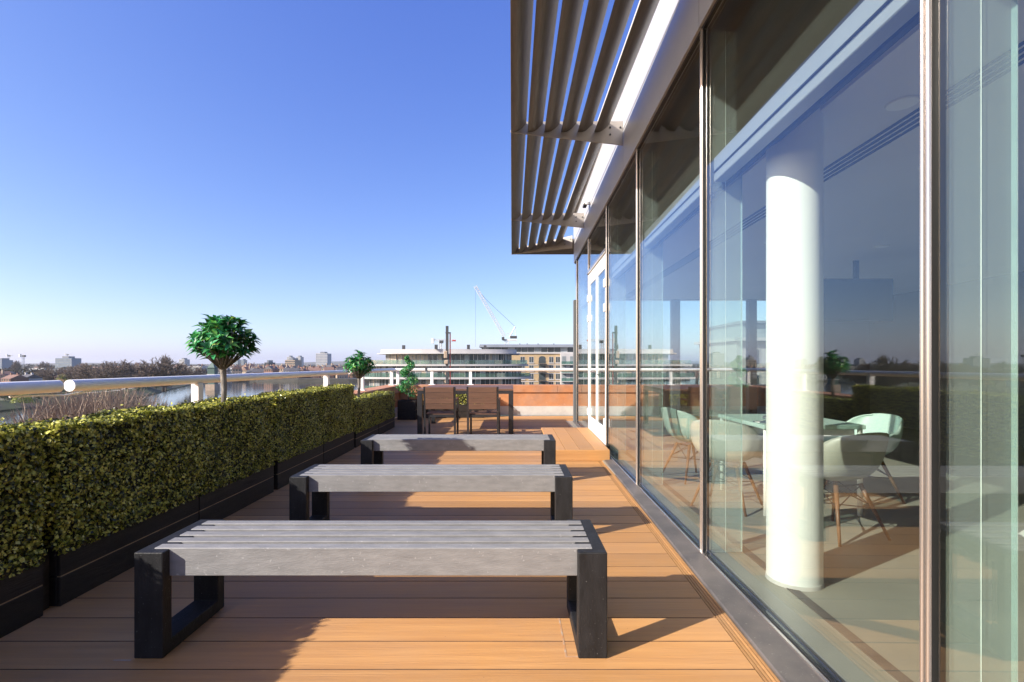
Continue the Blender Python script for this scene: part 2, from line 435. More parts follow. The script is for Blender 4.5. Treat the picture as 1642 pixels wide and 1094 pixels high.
# ------------------------------------------------------------------ parapet, coping, skirting and rail
par = thing('terrace_parapet', 'low terracotta parapet wall with thick coping round the terrace edge', 'parapet', (0, 0, 0))
PZ = 0.73
mb = MB(); mb.box(-2.95, -2.70, -2.2, FAR_Y + 0.28, 0.0, PZ - 0.18); mb.build('wall_panel', M['terracotta'], par)
mb = MB(); mb.box(-2.698, 6.5, FAR_Y + 0.03, FAR_Y + 0.28, 0.0, PZ - 0.18); mb.build('wall_panel', M['terracotta'], par)
yy = -2.2
for j, ln in enumerate([3.4, 3.4, 3.4, 3.945]):
    MB().box(-3.05, -2.66, yy + 0.003, yy + ln - 0.003, PZ - 0.178, PZ).build('coping_stone', M['coping'], par, bevel=0.006); yy += ln
for x0, x1 in [(-3.05, -1.0), (-0.994, 1.1), (1.106, 3.4), (3.406, 6.5)]:
    MB().box(x0, x1, FAR_Y + 0.0, FAR_Y + 0.40, PZ - 0.178, PZ).build('coping_stone', M['coping'], par, bevel=0.006)
MB().box(-2.69, 6.5, FAR_Y + 0.005, FAR_Y + 0.027, 0.0, 0.225).build('skirting', M['skirting'], par)
MB().box(-2.698, -2.675, -2.2, FAR_Y, 0.0, 0.225).build('skirting', M['skirting'], par)

RX, RZ, RR = -2.87, 1.095, 0.0385
def rail(p0, p1, posts, label):
    r_ = thing('handrail', label, 'handrail', (0, 0, 0), group='white tubular handrails on the parapet')
    me = MB().tube([p0, Vector(p0).lerp(Vector(p1), .33), Vector(p0).lerp(Vector(p1), .66), p1], RR, 28).mesh('tube', M['white_paint'])
    smooth_by_angle(me); obj('tube', me, r_)
    ax = abs(p1[0] - p0[0]) > abs(p1[1] - p0[1])
    for q in posts:
        m_ = MB()
        if ax: m_.box(q - .035, q + .035, p0[1] - .012, p0[1] + .012, PZ, RZ - RR + .006)
        else: m_.box(RX - .035, RX + .035, q - .035, q + .035, PZ, RZ - RR + .006)
        ps = m_.build('post', M['white_paint'], r_, bevel=.003)
        m_ = MB()
        if ax: m_.box(q - .075, q + .075, p0[1] - .075, p0[1] + .075, PZ + .001, PZ + .013)
        else: m_.box(RX - .07, RX + .07, q - .07, q + .07, PZ + .001, PZ + .013)
        m_.build('base_plate', M['white_paint'], ps)
    return r_
rail((RX, -2.1, RZ), (RX, 3.155, RZ), [-1.2, 1.6], 'white tubular handrail nearest the camera, cut off by the picture edge')
rail((RX, 3.235, RZ), (RX, 8.68, RZ), [4.55, 7.72], 'long white tubular handrail behind the tall hedge with round end cap')
rail((RX, 8.78, RZ), (RX, 12.12, RZ), [9.55, 11.9], 'short white tubular handrail beyond the low hedge, running to the terrace corner')
rail((RX + .03, FAR_Y + .2, RZ), (-2.12, FAR_Y + .2, RZ), [-2.78], 'stub of white handrail at the far corner behind the spiral tree')
rail((-2.05, FAR_Y + .2, RZ), (6.4, FAR_Y + .2, RZ), [-1.95, -1.01, 2.4, 4.5], 'long white handrail across the far end of the terrace')
# little cable clip that bridges the gap between the first two rails
cl = MB(); cl.tube([(RX, 2.85, RZ - .047), (RX, 3.05, RZ - .052), (RX, 3.2, RZ - .060), (RX, 3.4, RZ - .045)], .006, 6)
tag(cl.build('cable_clip', M['white_paint']), 'thin white cable link under the gap between two handrails', 'cable')

# ------------------------------------------------------------------ office facade
off = thing('office_building', 'glass fronted office building with silver fascia along the terrace', 'building', (0, 0, 0))
GT = 3.40
mb_m = None
for k, ((ya, xa), (yb, xb)) in enumerate(zip(MUL[:-1], MUL[1:])):
    p0, p1 = (xa, ya), (xb, yb)
    door_bay = k == 5
    last = k == len(MUL) - 2
    # glass: right-hand side of the line is +x (inside)
    if door_bay:
        pane = MB().wall(p0, p1, 0.0, 0.012, 2.80, GT - .01).build('window_pane', M['glass'], off)
    else:
        pane = MB().wall(p0, p1, 0.0, 0.012, 0.035, GT - .01).build('window_pane', M['glass'], off)
    # gaskets and bottom bead
    if not door_bay:
        MB().wall(p0, p1, -0.014, 0.03, 0.016, 0.034).build('bottom_gasket', M['dark_metal'], pane)
        MB().wall(p0, p1, -0.030, -0.016, 0.016, 0.030).build('glazing_bead', M['mullion'], pane)
    MB().wall(p0, p1, -0.012, 0.03, GT - .009, GT + .03).build('top_gasket', M['dark_metal'], pane)
def mullion(y, x, z0=0.016, z1=GT):
    w = 0.019
    mu = MB(); mu.box(x - .010, x + .030, y - w, y + w, z0, z1)
    o = mu.build('mullion', M['dark_metal'], off)
    for s_ in (-1, 1):
        pts = []
        for a in np.linspace(0, math.pi, 7):
            pts.append((x - .010 - .010 * math.sin(a), y + s_ * .0105 - .0072 * math.cos(a), z0))
        me = MB().prism(pts, (0, 0, z1 - z0)).mesh('cover_cap', M['mullion']); smooth_by_angle(me, 50)
        obj('cover_cap', me, o)
    return o
for y, x in MUL[:-1]: mullion(y, x)
# glass stiffening fins behind each mullion
for y, x in MUL[:-1]:
    f_ = MB().box(x + .05, x + .245, y - .010, y + .010, 0.02, GT - .02).build('glass_fin', M['fin'], off)
    MB().box(x + .2455, x + .2475, y - .009, y + .009, 0.02, GT - .02).build('polished_edge', M['fin_edge'], f_)
    MB().box(x + .138, x + .1395, y - .0125, y - .0105, 0.02, GT - .02).build('joint_line', M['fin_edge'], f_)
# roller blind cassettes, one for each bay, close behind the glass
for k, ((ya, xa), (yb, xb)) in enumerate(zip(MUL[:-1], MUL[1:])):
    if k == 7: continue
    bc = MB().wall((xa, ya + .03), (xb, yb - .03), .055, .13, 2.40, 2.555).build('blind_cassette', M['cassette'], off, bevel=.004)
    MB().wall((xa, ya + .04), (xb, yb - .04), .046, .0545, 2.455, 2.462).build('cassette_groove', M['dark_metal'], bc)
# sill pieces
ys = [-2.0, 0.2, 3.21, 6.36, 8.62, 10.7]
for a, b_ in zip(ys[:-1], ys[1:]):
    a += .003
    pr = MB()
    L = []
    for q in (a, b_):
        L.append([(sill_x(q), q, -0.02), (sill_x(q), q, 0.010), (sill_x(q) + .006, q, 0.016), (face_x(q) - .034, q, 0.020), (face_x(q) + .03, q, 0.018), (face_x(q) + .03, q, -0.02)])
    pr.add(L[0] + L[1], [(0, 1, 2, 3, 4, 5), (11, 10, 9, 8, 7, 6)] + [(j, 6 + j, 6 + (j + 1) % 6, (j + 1) % 6) for j in range(6)])
    me = pr.mesh('sill', M['sill']); obj('sill', me, off)
# fascia panels: grey band over the glass and white band above it
joints = [-2.2, -0.1, 3.229, 5.63, 9.05, 10.80]
for a, b_ in zip(joints[:-1], joints[1:]):
    P0, P1 = (face_x(a) - .03, a + .004), (face_x(b_) - .03, b_ - .004)
    MB().wall(P0, P1, 0.0, 0.05, GT + .012, 3.872).build('fascia_panel', M['fascia'], off)
    MB().wall(P0, P1, -0.004, 0.05, 3.880, 4.62).build('fascia_panel', M['fascia'], off)
MB().box(face_x(10.8) + .02, 8.2, 10.80, 10.85, GT + .012, 4.62).build('fascia_panel', M['fascia'], off)
# roof, interior shell
MB().box(face_x(0) - .02, 8.3, -4.3, 10.79, 4.40, 4.60).build('roof', M['concrete'], off)
MB().box(1.15, 8.2, -4.2, 10.75, -0.25, 0.010).build('interior_floor', M['int_floor'], off)
MB().box(-2.98, 8.2, -4.2, 12.25, GZ - .6, -0.26).build('lower_storeys', M['concrete'], off)
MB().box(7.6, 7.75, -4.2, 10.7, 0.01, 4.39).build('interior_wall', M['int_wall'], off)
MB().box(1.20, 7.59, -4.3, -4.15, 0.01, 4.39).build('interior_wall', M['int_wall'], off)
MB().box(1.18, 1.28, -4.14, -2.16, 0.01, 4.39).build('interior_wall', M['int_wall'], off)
MB().wall((1.365, -4.1), (1.535, 10.6), 0.0, 0.03, 2.46, 4.38).build('bulkhead', M['bulkhead'], off)  # lower edge extended behind the cassettes to keep sun off the column top
MB().prism([(1.40, -4.1, 2.66), (7.58, -4.1, 2.66), (7.58, 10.65, 2.66), (1.575, 10.65, 2.66)], (0, 0, -0.02)).build('ceiling_border', M['int_ceiling'], off)
ceil = MB().prism([(1.60, -4.1, 2.638), (7.57, -4.1, 2.638), (7.57, 10.6, 2.638), (1.76, 10.6, 2.638)], (0, 0, -0.03)).build('interior_ceiling', M['int_ceiling'], off)
for k in range(4):
    xo = 2.10 + .045 * k
    MB().prism([(xo, -4.0, 2.607), (xo + .024, -4.0, 2.607), (xo + .19, 10.4, 2.607), (xo + .166, 10.4, 2.607)], (0, 0, -0.003)).build('air_slot', M['slot'], ceil)
for (cx, cy) in [(2.05, 2.62), (2.9, 3.45), (2.9, 5.6), (4.3, 3.4), (4.3, 5.8)]:
    me = MB().tube([(cx, cy, 2.606), (cx, cy, 2.598)], [.075, .07], 24).mesh('downlight', M['column']); obj('downlight', me, ceil)
col_me = MB().tube([(1.60, 2.83, 0.008), (1.60, 2.83, 0.9), (1.60, 2.83, 1.8), (1.60, 2.83, 2.70)], .142, 48).mesh('column', M['column']); smooth_by_angle(col_me)
obj('column', col_me, off)
obj('column_base', MB().tube([(1.60, 2.83, 0.0102), (1.60, 2.83, .030)], [.147, .1445], 48).mesh('column_base', M['skirting'], False), off)
# dark floor track parallel to the facade
MB().prism([(1.445, -2, 0.0105), (1.50, -2, 0.0105), (1.64, 10.4, 0.0105), (1.585, 10.4, 0.0105)], (0, 0, 0.003)).build('floor_track', M['sill'], off)
# far end glazing: panes with posts between
ex_ = [1.40, 1.94, 3.49, 5.12, 5.62]
for a, b_ in zip(ex_[:-1], ex_[1:]):
    pe = MB().box(a + .085, b_ - .085, 10.70, 10.712, 0.05, 2.60).build('window_pane', M['door_glass'], off)
    MB().box(a - .083, a + .083, 10.60, 10.75, 0.01, 2.60).build('frame_post', M['int_wall'], pe)
MB().box(5.55, 7.6, 10.60, 10.75, 0.01, 2.60).build('interior_wall', M['int_wall'], off)
MB().box(1.37, 7.6, 10.66, 10.78, 2.601, 3.42).build('end_panel', M['fascia'], off)

# door in its bay
(dy0, dx0), (dy1, dx1) = MUL[5], MUL[6]
DZ0, DZ1 = 0.145, 2.78
door = MB()
def bay(s0, s1, a, b_, z0, z1, m_):
    q0 = (dx0 + (dx1 - dx0) * s0, dy0 + (dy1 - dy0) * s0); q1 = (dx0 + (dx1 - dx0) * s1, dy0 + (dy1 - dy0) * s1)
    return m_.wall(q0, q1, a, b_, z0, z1)
fr = MB()
bay(0.012, 0.034, -.014, .03, 0.03, DZ1, fr); bay(0.966, 0.988, -.014, .03, 0.03, DZ1, fr)
bay(0.0345, 0.9655, -.012, .03, DZ1 - .05, DZ1, fr); bay(0.0345, 0.9655, -.012, .03, 0.03, DZ0, fr)
dfr = fr.build('door_frame', M['white_paint'], off)
for (s0, s1) in ((0.037, 0.497), (0.503, 0.963)):
    lf = MB()
    bay(s0, s0 + .036, -.008, .02, DZ0 + .01, DZ1 - .055, lf); bay(s1 - .036, s1, -.008, .02, DZ0 + .01, DZ1 - .055, lf)
    bay(s0 + .0361, s1 - .0361, -.008, .02, DZ0 + .01, DZ0 + .20, lf); bay(s0 + .0361, s1 - .0361, -.008, .02, DZ1 - .20, DZ1 - .055, lf)
    leaf = lf.build('door_leaf', M['white_paint'], off, bevel=.003)
    g_ = MB(); bay(s0 + .0362, s1 - .0362, .000, .008, DZ0 + .201, DZ1 - .201, g_); g_.build('door_pane', M['door_glass'], leaf)
    hs = s0 if s0 < .3 else s1
    for hz in (0.42, 2.02, 2.36):
        h_ = MB(); bay(hs - .030, hs + .030, -.036, -.0145, hz - .055, hz + .055, h_); h_.build('hinge', M['white_paint'], leaf, bevel=.004)
    ms = .485 if s0 < .3 else .515
    q = (dx0 + (dx1 - dx0) * ms, dy0 + (dy1 - dy0) * ms)
    MB().tube([(q[0] - .02, q[1], 1.12), (q[0] - .075, q[1], 1.12), (q[0] - .08, q[1] + (-.12 if s0 < .3 else .12), 1.12)], .010, 8).build('handle', M['mullion'], leaf)
bh = MB(); bay(0.0, 1.0, -.04, .03, DZ1 + .001, DZ1 + .045, bh); bh.build('door_head', M['mullion'], off)

# small floodlight fixed to the fascia
fl = thing('floodlight', 'small white floodlight fixed on the fascia between the louvre brackets', 'floodlight', (face_x(8.3) - .09, 8.3, 3.86))
MB().box(-.055, .005, -.09, .09, 0.0, .12).build('housing', M['white_paint'], fl, bevel=.008)
MB().box(-.051, .001, -.08, .08, -.006, -.001).build('lens', M['screen'], fl)
MB().box(.006, .052, -.02, .02, .03, .07).build('arm', M['white_paint'], fl)

# ------------------------------------------------------------------ louvre canopy
can = thing('louvre_canopy', 'bronze louvre sunshade canopy projecting over the terrace', 'canopy', (0, 0, 0))
def blade_profile(n=9):
    up = []; lo = []
    for i in range(n):
        t_ = i / (n - 1)
        x = 0.172 * t_; z = 0.098 * t_ - 0.030 * math.sin(math.pi * t_)
        th = 0.004 + 0.009 * math.sin(math.pi * t_) ** 0.7
        lo.append((x, z)); up.append((x - th * 0.45, z + th))
    return lo + up[::-1]
BP = blade_profile()
BZ = 3.848
def mitre(xx): return 11.90 - (xx + 0.011) * (11.90 - 10.62) / 1.30
def blade(x0):
    k = len(BP); V = []
    for end in (0, 1):
        for (px, pz) in BP:
            X = x0 + px; V.append((X, -2.2 if end == 0 else mitre(X) - .012, BZ + pz))
    F = [tuple(range(k)), tuple(range(2 * k - 1, k - 1, -1))] + [(i, k + i, k + (i + 1) % k, (i + 1) % k) for i in range(k)]
    me = MB().add(V, F).mesh('blade', M['blade']); smooth_by_angle(me, 35); obj('blade', me, can)
    # the same blade returning round the corner, running along x
    V = []
    for end in (0, 1):
        for (px, pz) in BP:
            Y = mitre(x0 + px)
            V.append(((x0 + px + .012) if end == 0 else 5.5, Y, BZ + pz))
    me = MB().add(V, [f[::-1] for f in F]).mesh('blade', M['blade']); smooth_by_angle(me, 35); obj('blade', me, can)
for k in range(6): blade(-0.011 + 0.188 * k)
def bracket(y, mitred=False):
    def P(x, z): return (x, (mitre(x) if mitred else y) - .006, z)
    fx = 1.285 if mitred else face_x(y) - .034
    pts = [(-.017, 3.846), (-.017, 3.872), (0.11, 3.968), (fx, 3.975), (fx, 3.70), (0.05, 3.838)]
    m_ = MB().prism([P(x, z) for x, z in pts], (0, 0.012, 0))
    br = m_.build('bracket', M['bracket'], can, bevel=.002)
    sm = MB()
    sm.prism([P(x, z) for x, z in [(fx - .16, 3.70 + .014), (fx - .16, 3.712 + .014), (fx, 3.712), (fx, 3.70)]], (0, -.02, 0))
    for (bx, bz) in [(fx - .145, 3.90), (fx - .145, 3.82), (fx - .03, 3.90)]:
        yb = mitre(bx) if mitred else y
        me = MB().tube([(bx, yb - .007, bz), (bx, yb - .016, bz)], .011, 10).mesh('bolt', M['dark_metal']); obj('bolt', me, br)
    return br
for y in (-1.25, 2.2, 5.63, 9.05): bracket(y)
bracket(0, True)

# ------------------------------------------------------------------ door step
st = thing('door_step', 'raised timber composite step in front of the white glazed doors', 'step', (0, 6.37, 0))
for k in range(4):
    f0, f1 = k / 4, (k + 1) / 4
    def sx(yy, f): return (0.50 + .003 * 0) * (1 - f) + (sill_x(yy) + .075) * f
    y0, y1 = 0.0, 2.24
    a0, a1 = sx(6.37, f0) + .002, sx(6.37, f1) - .003; b0, b1 = sx(8.61, f0) + .002, sx(8.61, f1) - .003
    MB().prism([(a0, y0, .112), (a1, y0, .112), (b1, y1, .112), (b0, y1, .112)], (0, 0, .028)).build('plank', M['deck'], st, bevel=.003)
MB().box(0.502, sx(6.37, 1) - .004, -.022, -.002, 0.002, .138).build('riser', M['deck'], st, bevel=.002)
MB().prism([(.508, .0, .002), (1.24, .0, .002), (1.27, 2.22, .002), (.508, 2.22, .002)], (0, 0, .108)).build('carcass', M['deck_under'], st)

# ------------------------------------------------------------------ benches
def make_bench(name, label, loc, L=1.985):
    t_ = thing(name, label, 'bench', loc, group='grey slatted benches in a row')
    D, H, W, T = 0.45, 0.445, 0.122, 0.058
    for x0 in (0.0, L - W):
        ring = MB()
        o_ = [(0, 0), (D, 0), (D, H), (0, H)]; i_ = [(T, T), (D - T, T), (D - T, H - T), (T, H - T)]
        V = [(x, p, q) for x in (x0, x0 + W) for p, q in o_ + i_]
        F = []
        for k in range(4):
            j = (k + 1) % 4
            F += [(k, 4 + k, 4 + j, j), (8 + k, 8 + j, 12 + j, 12 + k), (k, j, 8 + j, 8 + k), (4 + k, 12 + k, 12 + j, 4 + j)]
        ring.add(V, F)
        fr_ = ring.build('end_frame', M['bench_frame'], t_, bevel=.005, seg=2)
    for k in range(5):
        y0 = .042 + .081 * k
        e = W * .45
        MB().box(e, L - e, y0, y0 + .052, H - .116, H + .004).build('slat', M['bench_slat'], t_, bevel=.003, seg=1)
    return t_
make_bench('slatted_bench', 'grey slatted bench with black end frames nearest the camera', (-1.585, 2.09, 0))
make_bench('slatted_bench', 'middle one of three grey slatted benches with black end frames', (-1.56, 3.49, 0))
make_bench('slatted_bench', 'farthest grey slatted bench, crossed by tree shadow, before the dining chairs', (-1.567, 5.16, 0), 2.02)

# ------------------------------------------------------------------ planters and hedges
def planter(y0, y1, x0, x1, h, label, group='black timber planter boxes', along='y'):
    t_ = thing('planter_box', label, 'planter', ((x0 + x1) / 2, (y0 + y1) / 2, 0), group=group)
    hx, hy = (x1 - x0) / 2, (y1 - y0) / 2
    hh = h / 2
    for r_ in range(2):
        z0, z1 = r_ * hh + (.004 if r_ else 0), (r_ + 1) * hh - .002
        MB().box(hx - .022, hx, -hy, hy, z0, z1).build('board', M['black_wood'], t_, bevel=.003)
        MB().box(-hx, -hx + .022, -hy, hy, z0, z1).build('board', M['black_wood'], t_, bevel=.003)
        MB().box(-hx + .023, hx - .023, -hy + .002, -hy + .024, z0, z1).build('board', M['black_wood'], t_, bevel=.003)
        MB().box(-hx + .023, hx - .023, hy - .024, hy - .002, z0, z1).build('board', M['black_wood'], t_, bevel=.003)
    MB().box(hx - .020, hx - .0015, -hy + .004, hy - .004, hh - .0018, hh + .0038).build('lit_joint_line', M['lit_raw_wood'], t_)  # strip added to draw the lit raw-wood edge between the boards
    MB().box(-hx + .024, hx - .024, -hy + .026, hy - .026, .02, h - .03).build('soil', M['soil'], t_)
    return t_

def leaf_cloud(P, Nn, size, asp, tilt, rg):
    """numpy leaf quads (folded along the midrib). P points, Nn normals."""
    n_ = len(P)
    rv = rg.normal(size=(n_, 3)); nn = Nn + tilt * rv; nn /= np.linalg.norm(nn, axis=1)[:, None]
    t1 = np.cross(nn, rg.normal(size=(n_, 3))); t1 /= np.linalg.norm(t1, axis=1)[:, None] + 1e-9
    t2 = np.cross(nn, t1)
    s_ = size * rg.uniform(.7, 1.25, n_)[:, None]
    fold = nn * s_ * .12
    base = P - t1 * s_ * .5; tip = P + t1 * s_ * .5
    lf = P + t2 * s_ * asp * .5 + fold; rt = P - t2 * s_ * asp * .5 + fold
    V = np.stack([base, rt, tip, lf], 1).reshape(-1, 3)
    k = np.arange(n_)[:, None] * 4
    F = np.concatenate([k + np.array([[0, 1, 2]]), k + np.array([[0, 2, 3]])], 1).reshape(-1, 3)
    return V, F
def mesh_np(name, V, F, m_):
    me = bpy.data.meshes.new(name)
    me.vertices.add(len(V)); me.vertices.foreach_set('co', np.asarray(V, dtype=np.float32).ravel())
    k = F.shape[1]
    me.loops.add(F.size); me.loops.foreach_set('vertex_index', F.astype(np.int32).ravel())
    me.polygons.add(len(F)); me.polygons.foreach_set('loop_start', np.arange(0, F.size, k, dtype=np.int32))
    me.polygons.foreach_set('loop_total', np.full(len(F), k, dtype=np.int32))
    me.materials.append(m_); me.update(calc_edges=True); me.validate()
    return me

def hedge(y0, y1, x0, x1, z0, z1, label, dens=14000, size=.0195):
    rg = np.random.default_rng(int(abs(y0) * 100) + 3)
    cx, cy = (x0 + x1) / 2, (y0 + y1) / 2
    t_ = thing('box_hedge', label, 'hedge', (cx, cy, z0), group='clipped artificial box hedges')
    hx, hy, H = (x1 - x0) / 2, (y1 - y0) / 2, z1 - z0
    Ps, Ns = [], []
    def face(area, fn, nrm, dd):
        k = int(area * dd); a, b_ = rg.uniform(-1, 1, k), rg.uniform(-1, 1, k)
        p = fn(a, b_, k); nn = np.tile(np.array(nrm, float), (k, 1))
        # round the arrises and let the surface swell a little
        sw = .013 * np.sin(p[:, 1] * 7 + p[:, 2] * 5 + cy) + .008 * np.sin(p[:, 1] * 17 - p[:, 2] * 11 + 1)
        p = p + nn * (sw - rg.uniform(0, .034, k) + np.where(rg.random(k) < .03, rg.uniform(.005, .035, k), 0))[:, None]
        Ps.append(p); Ns.append(nn)
    face(2 * hy * H, lambda a, b_, k: np.stack([np.full(k, hx), a * hy, (b_ + 1) / 2 * H], 1), (1, 0, 0.15), dens)
    face(2 * hy * H, lambda a, b_, k: np.stack([np.full(k, -hx), a * hy, (b_ + 1) / 2 * H], 1), (-1, 0, 0.1), dens * .45)
    face(2 * hy * 2 * hx, lambda a, b_, k: np.stack([a * hx, b_ * hy, np.full(k, H)], 1), (0, 0, 1), dens * 1.15)
    for s_ in (-1, 1):
        face(2 * hx * H, lambda a, b_, k: np.stack([a * hx, np.full(k, s_ * hy), (b_ + 1) / 2 * H], 1), (0, s_, 0.1), dens * .8)
    # ragged lower fringe that hangs over the planter board
    k = int(2 * hy * 1300)
    Ps.append(np.stack([hx + rg.uniform(-.012, .016, k), rg.uniform(-hy, hy, k), -rg.uniform(-.03, .030, k)], 1)); Ns.append(np.tile([1., 0, -.2], (k, 1)))
    P = np.concatenate(Ps); Nn = np.concatenate(Ns)
    V, F = leaf_cloud(P, Nn, size, .82, .6, rg)
    obj('foliage', mesh_np('foliage', V, F, M['hedge']), t_)
    MB().box(-hx + .035, hx - .035, -hy + .035, hy - .035, .0, H - .035).build('hedge_core', M['hedge_core'], t_)
    return t_
HX0, HX1 = -2.62, -2.305
tall = [(-1.2, .08, 'behind the camera side'), (0.1, 1.26, ''), (1.28, 2.45, ''), (2.54, 3.665, ''), (3.675, 4.82, ''), (4.90, 6.085, ''), (6.095, 7.27, '')]
names_t = ['black planter box before the left picture edge, first of the row', 'black planter box before the left picture edge, second of the row', 'black planter box at the lower left picture edge',
           'black timber planter box beside the nearest bench', 'black timber planter box between the first and second bench', 'black timber planter box beside the middle bench',
           'black timber planter box where the tall hedge ends']
names_h = ['tall clipped hedge block mirrored in the glass, first of the row', 'tall clipped hedge block mirrored in the glass, second of the row', 'tall clipped hedge block at the left picture edge',
           'tall clipped hedge block beside the nearest bench', 'tall clipped hedge block below the larger round topped tree', 'tall clipped hedge block beside the middle bench',
           'last tall clipped hedge block, where the hedge steps down']
for (a, b_, _), ln, lh in zip(tall, names_t, names_h):
    planter(a, b_, HX0 - .01, HX1 + .005, .30, ln)
    hedge(a - .012, b_ + .012, HX0, HX1, .292, .925, lh)
for a, b_, ln, lh in [(7.36, 8.58, 'planter box of the low hedge next to the tall hedge', 'nearer block of the low clipped hedge'),
                      (8.60, 9.78, 'planter box at the far end of the low hedge', 'far block of the low clipped hedge by the spiral tree')]:
    planter(a, b_, HX0 - .01, HX1 + .005, .26, ln)
    hedge(a - .01, b_ + .01, HX0, HX1, .24, .70, lh, dens=8000)
planter(11.45, 11.80, -2.05, -0.65, .30, 'long planter box against the far parapet behind the dining chairs')
hedge(11.44, 11.82, -2.05, -0.65, .28, .66, 'low hedge against the far parapet behind the dining chairs', dens=6000)
for yy in (2.495, 4.86, 7.315):
    tag(MB().box(HX0 + .02, HX1 - .04, yy - .034, yy + .034, 0, .275).build('spacer_post', M['black_wood']),
        {2.495: 'dark upright block in the gap beside the nearest planter', 4.86: 'dark upright block in the gap beside the middle bench planter', 7.315: 'dark upright block where the tall and low hedges meet'}[yy], 'post', 'upright blocks between planters')

# ------------------------------------------------------------------ clipped standard trees
def standard_tree(loc, trunk_h, cw, ch, label, seed, nb=80, leaf=.088):
    rg = np.random.default_rng(seed); rd = random.Random(seed)
    t_ = thing('standard_tree', label, 'tree', loc, group='clipped trees in planters')
    pts = [(rd.uniform(-.008, .008), rd.uniform(-.008, .008), trunk_h * i / 5) for i in range(6)]
    me = MB().tube(pts, [.024, .023, .021, .022, .021, .026], 10).mesh('trunk', M['bark']); smooth_by_angle(me, 60)
    tr = obj('trunk', me, t_)
    br = MB(); Vs, Fs, off_ = [], [], 0
    top = Vector(pts[-1])
    for k in range(nb):
        az = k * 2.39996 + rd.uniform(-.3, .3)
        f = math.sqrt((k + .5) / nb)                      # 0 centre .. 1 rim
        rad = cw * .5 * f * rd.uniform(.78, 1.12)
        zt = trunk_h + ch * (1.0 - .60 * f ** 2.4) * rd.uniform(.78, 1.08)
        if k % 4 == 0: rad *= .72; zt = trunk_h + (zt - trunk_h) * .70
        tip = Vector((math.cos(az) * rad, math.sin(az) * rad, zt))
        mid = top.lerp(tip, .5) + Vector((0, 0, -.02))
        br.tube([top - Vector((0, 0, .03)), mid, tip], [.008, .005, .003], 5)
        dr = (tip - mid).normalized()
        P, N_, D_ = [], [], []
        for j in range(13):
            a = j * 2.4 + rd.random(); u = rd.uniform(-.10, .02) if j > 5 else rd.uniform(-.02, .02)
            side = dr.cross(Vector((math.cos(a), math.sin(a), .3))).normalized()
            ld = (dr * rd.uniform(.25, .9) + side).normalized()
            P.append(tip + dr * u); D_.append(ld); N_.append((dr - ld * dr.dot(ld) + Vector((0, 0, .35))).normalized())
        for p, d_, n_ in zip(P, D_, N_):
            L_ = leaf * rd.uniform(.75, 1.25); W_ = L_ * .20
            s_ = d_.cross(n_).normalized(); n2 = s_.cross(d_)
            q0, q1, q2 = p, p + d_ * L_ * .45 + n2 * .006, p + d_ * L_ - n2 * L_ * .12
            a1, a2 = q1 + s_ * W_ + n2 * .008, q1 - s_ * W_ + n2 * .008
            Vs += [tuple(q0), tuple(a1), tuple(q1), tuple(a2), tuple(q2)]
            Fs += [(off_, off_ + 2, off_ + 1), (off_, off_ + 3, off_ + 2), (off_ + 1, off_ + 2, off_ + 4), (off_ + 2, off_ + 3, off_ + 4)]; off_ += 5
    me = br.mesh('branches', M['bark'], True); obj('branches', me, t_)
    obj('crown', mesh_np('crown', np.array(Vs), np.array(Fs), M['bay_leaf']), t_)
    return t_
standard_tree((-2.415, 4.18, .28), .93, .475, .40, 'larger round topped tree with glossy leaves rising from the tall hedge', 11)
standard_tree((-2.44, 7.95, .24), .78, .43, .36, 'smaller round topped tree rising where the low hedge begins', 5, nb=70, leaf=.072)

def spiral_tree(loc):
    rd = random.Random(3); rg = np.random.default_rng(3)
    t_ = thing('spiral_tree', 'spiral clipped evergreen tree in a black box at the far corner', 'tree', loc)
    me = MB().tube([(0, 0, 0), (.01, 0, .4), (0, 0, .88)], [.018, .015, .006], 8).mesh('trunk', M['bark'], True); obj('trunk', me, t_)
    P, Nn = [], []
    for i in range(2600):
        u = rd.random() ** 1.0; a = u * 2 * math.pi * 2.6
        rr = .20 * (1 - u) ** .75 + .045; zc = .14 + .84 * u
        c = Vector((math.cos(a) * rr * .62, math.sin(a) * rr * .62, zc))
        v = Vector((rd.gauss(0, 1), rd.gauss(0, 1), rd.gauss(0, 1))).normalized()
        p = c + Vector((v.x, v.y, v.z * .75)) * (rr * .62 + .012) * rd.uniform(.75, 1.05)
        P.append(p); Nn.append(v)
    V, F = leaf_cloud(np.array(P), np.array(Nn), .042, .5, .6, rg)
    obj('crown', mesh_np('crown', V, F, M['bay_leaf']), t_)
spiral_tree((-2.33, 11.22, .42))
planter(11.02, 11.42, -2.53, -2.13, .43, 'square black box that holds the spiral tree')

# ------------------------------------------------------------------ dining set
tb = thing('dining_table', 'square dining table with brown slatted top and black legs', 'table', (-1.676, 8.82, 0))
TW, TD, TH = 1.70, 1.62, .795
for x in (0, TW - .085):
    for y in (0, TD - .085):
        MB().box(x, x + .085, y, y + .085, 0, TH - .0885).build('leg', M['furn_frame'], tb, bevel=.003)
for a in ((0, TW, 0, .04), (0, TW, TD - .04, TD), (0, .04, .0405, TD - .0405), (TW - .04, TW, .0405, TD - .0405)):
    MB().box(a[0], a[1], a[2], a[3], TH - .088, TH - .034).build('apron', M['furn_frame'], tb)
for k in range(9):
    w = TD / 9
    MB().box(.004, TW - .004, k * w + .003, (k + 1) * w - .003, TH - .033, TH).build('slat', M['furn_slat'], tb, bevel=.003)

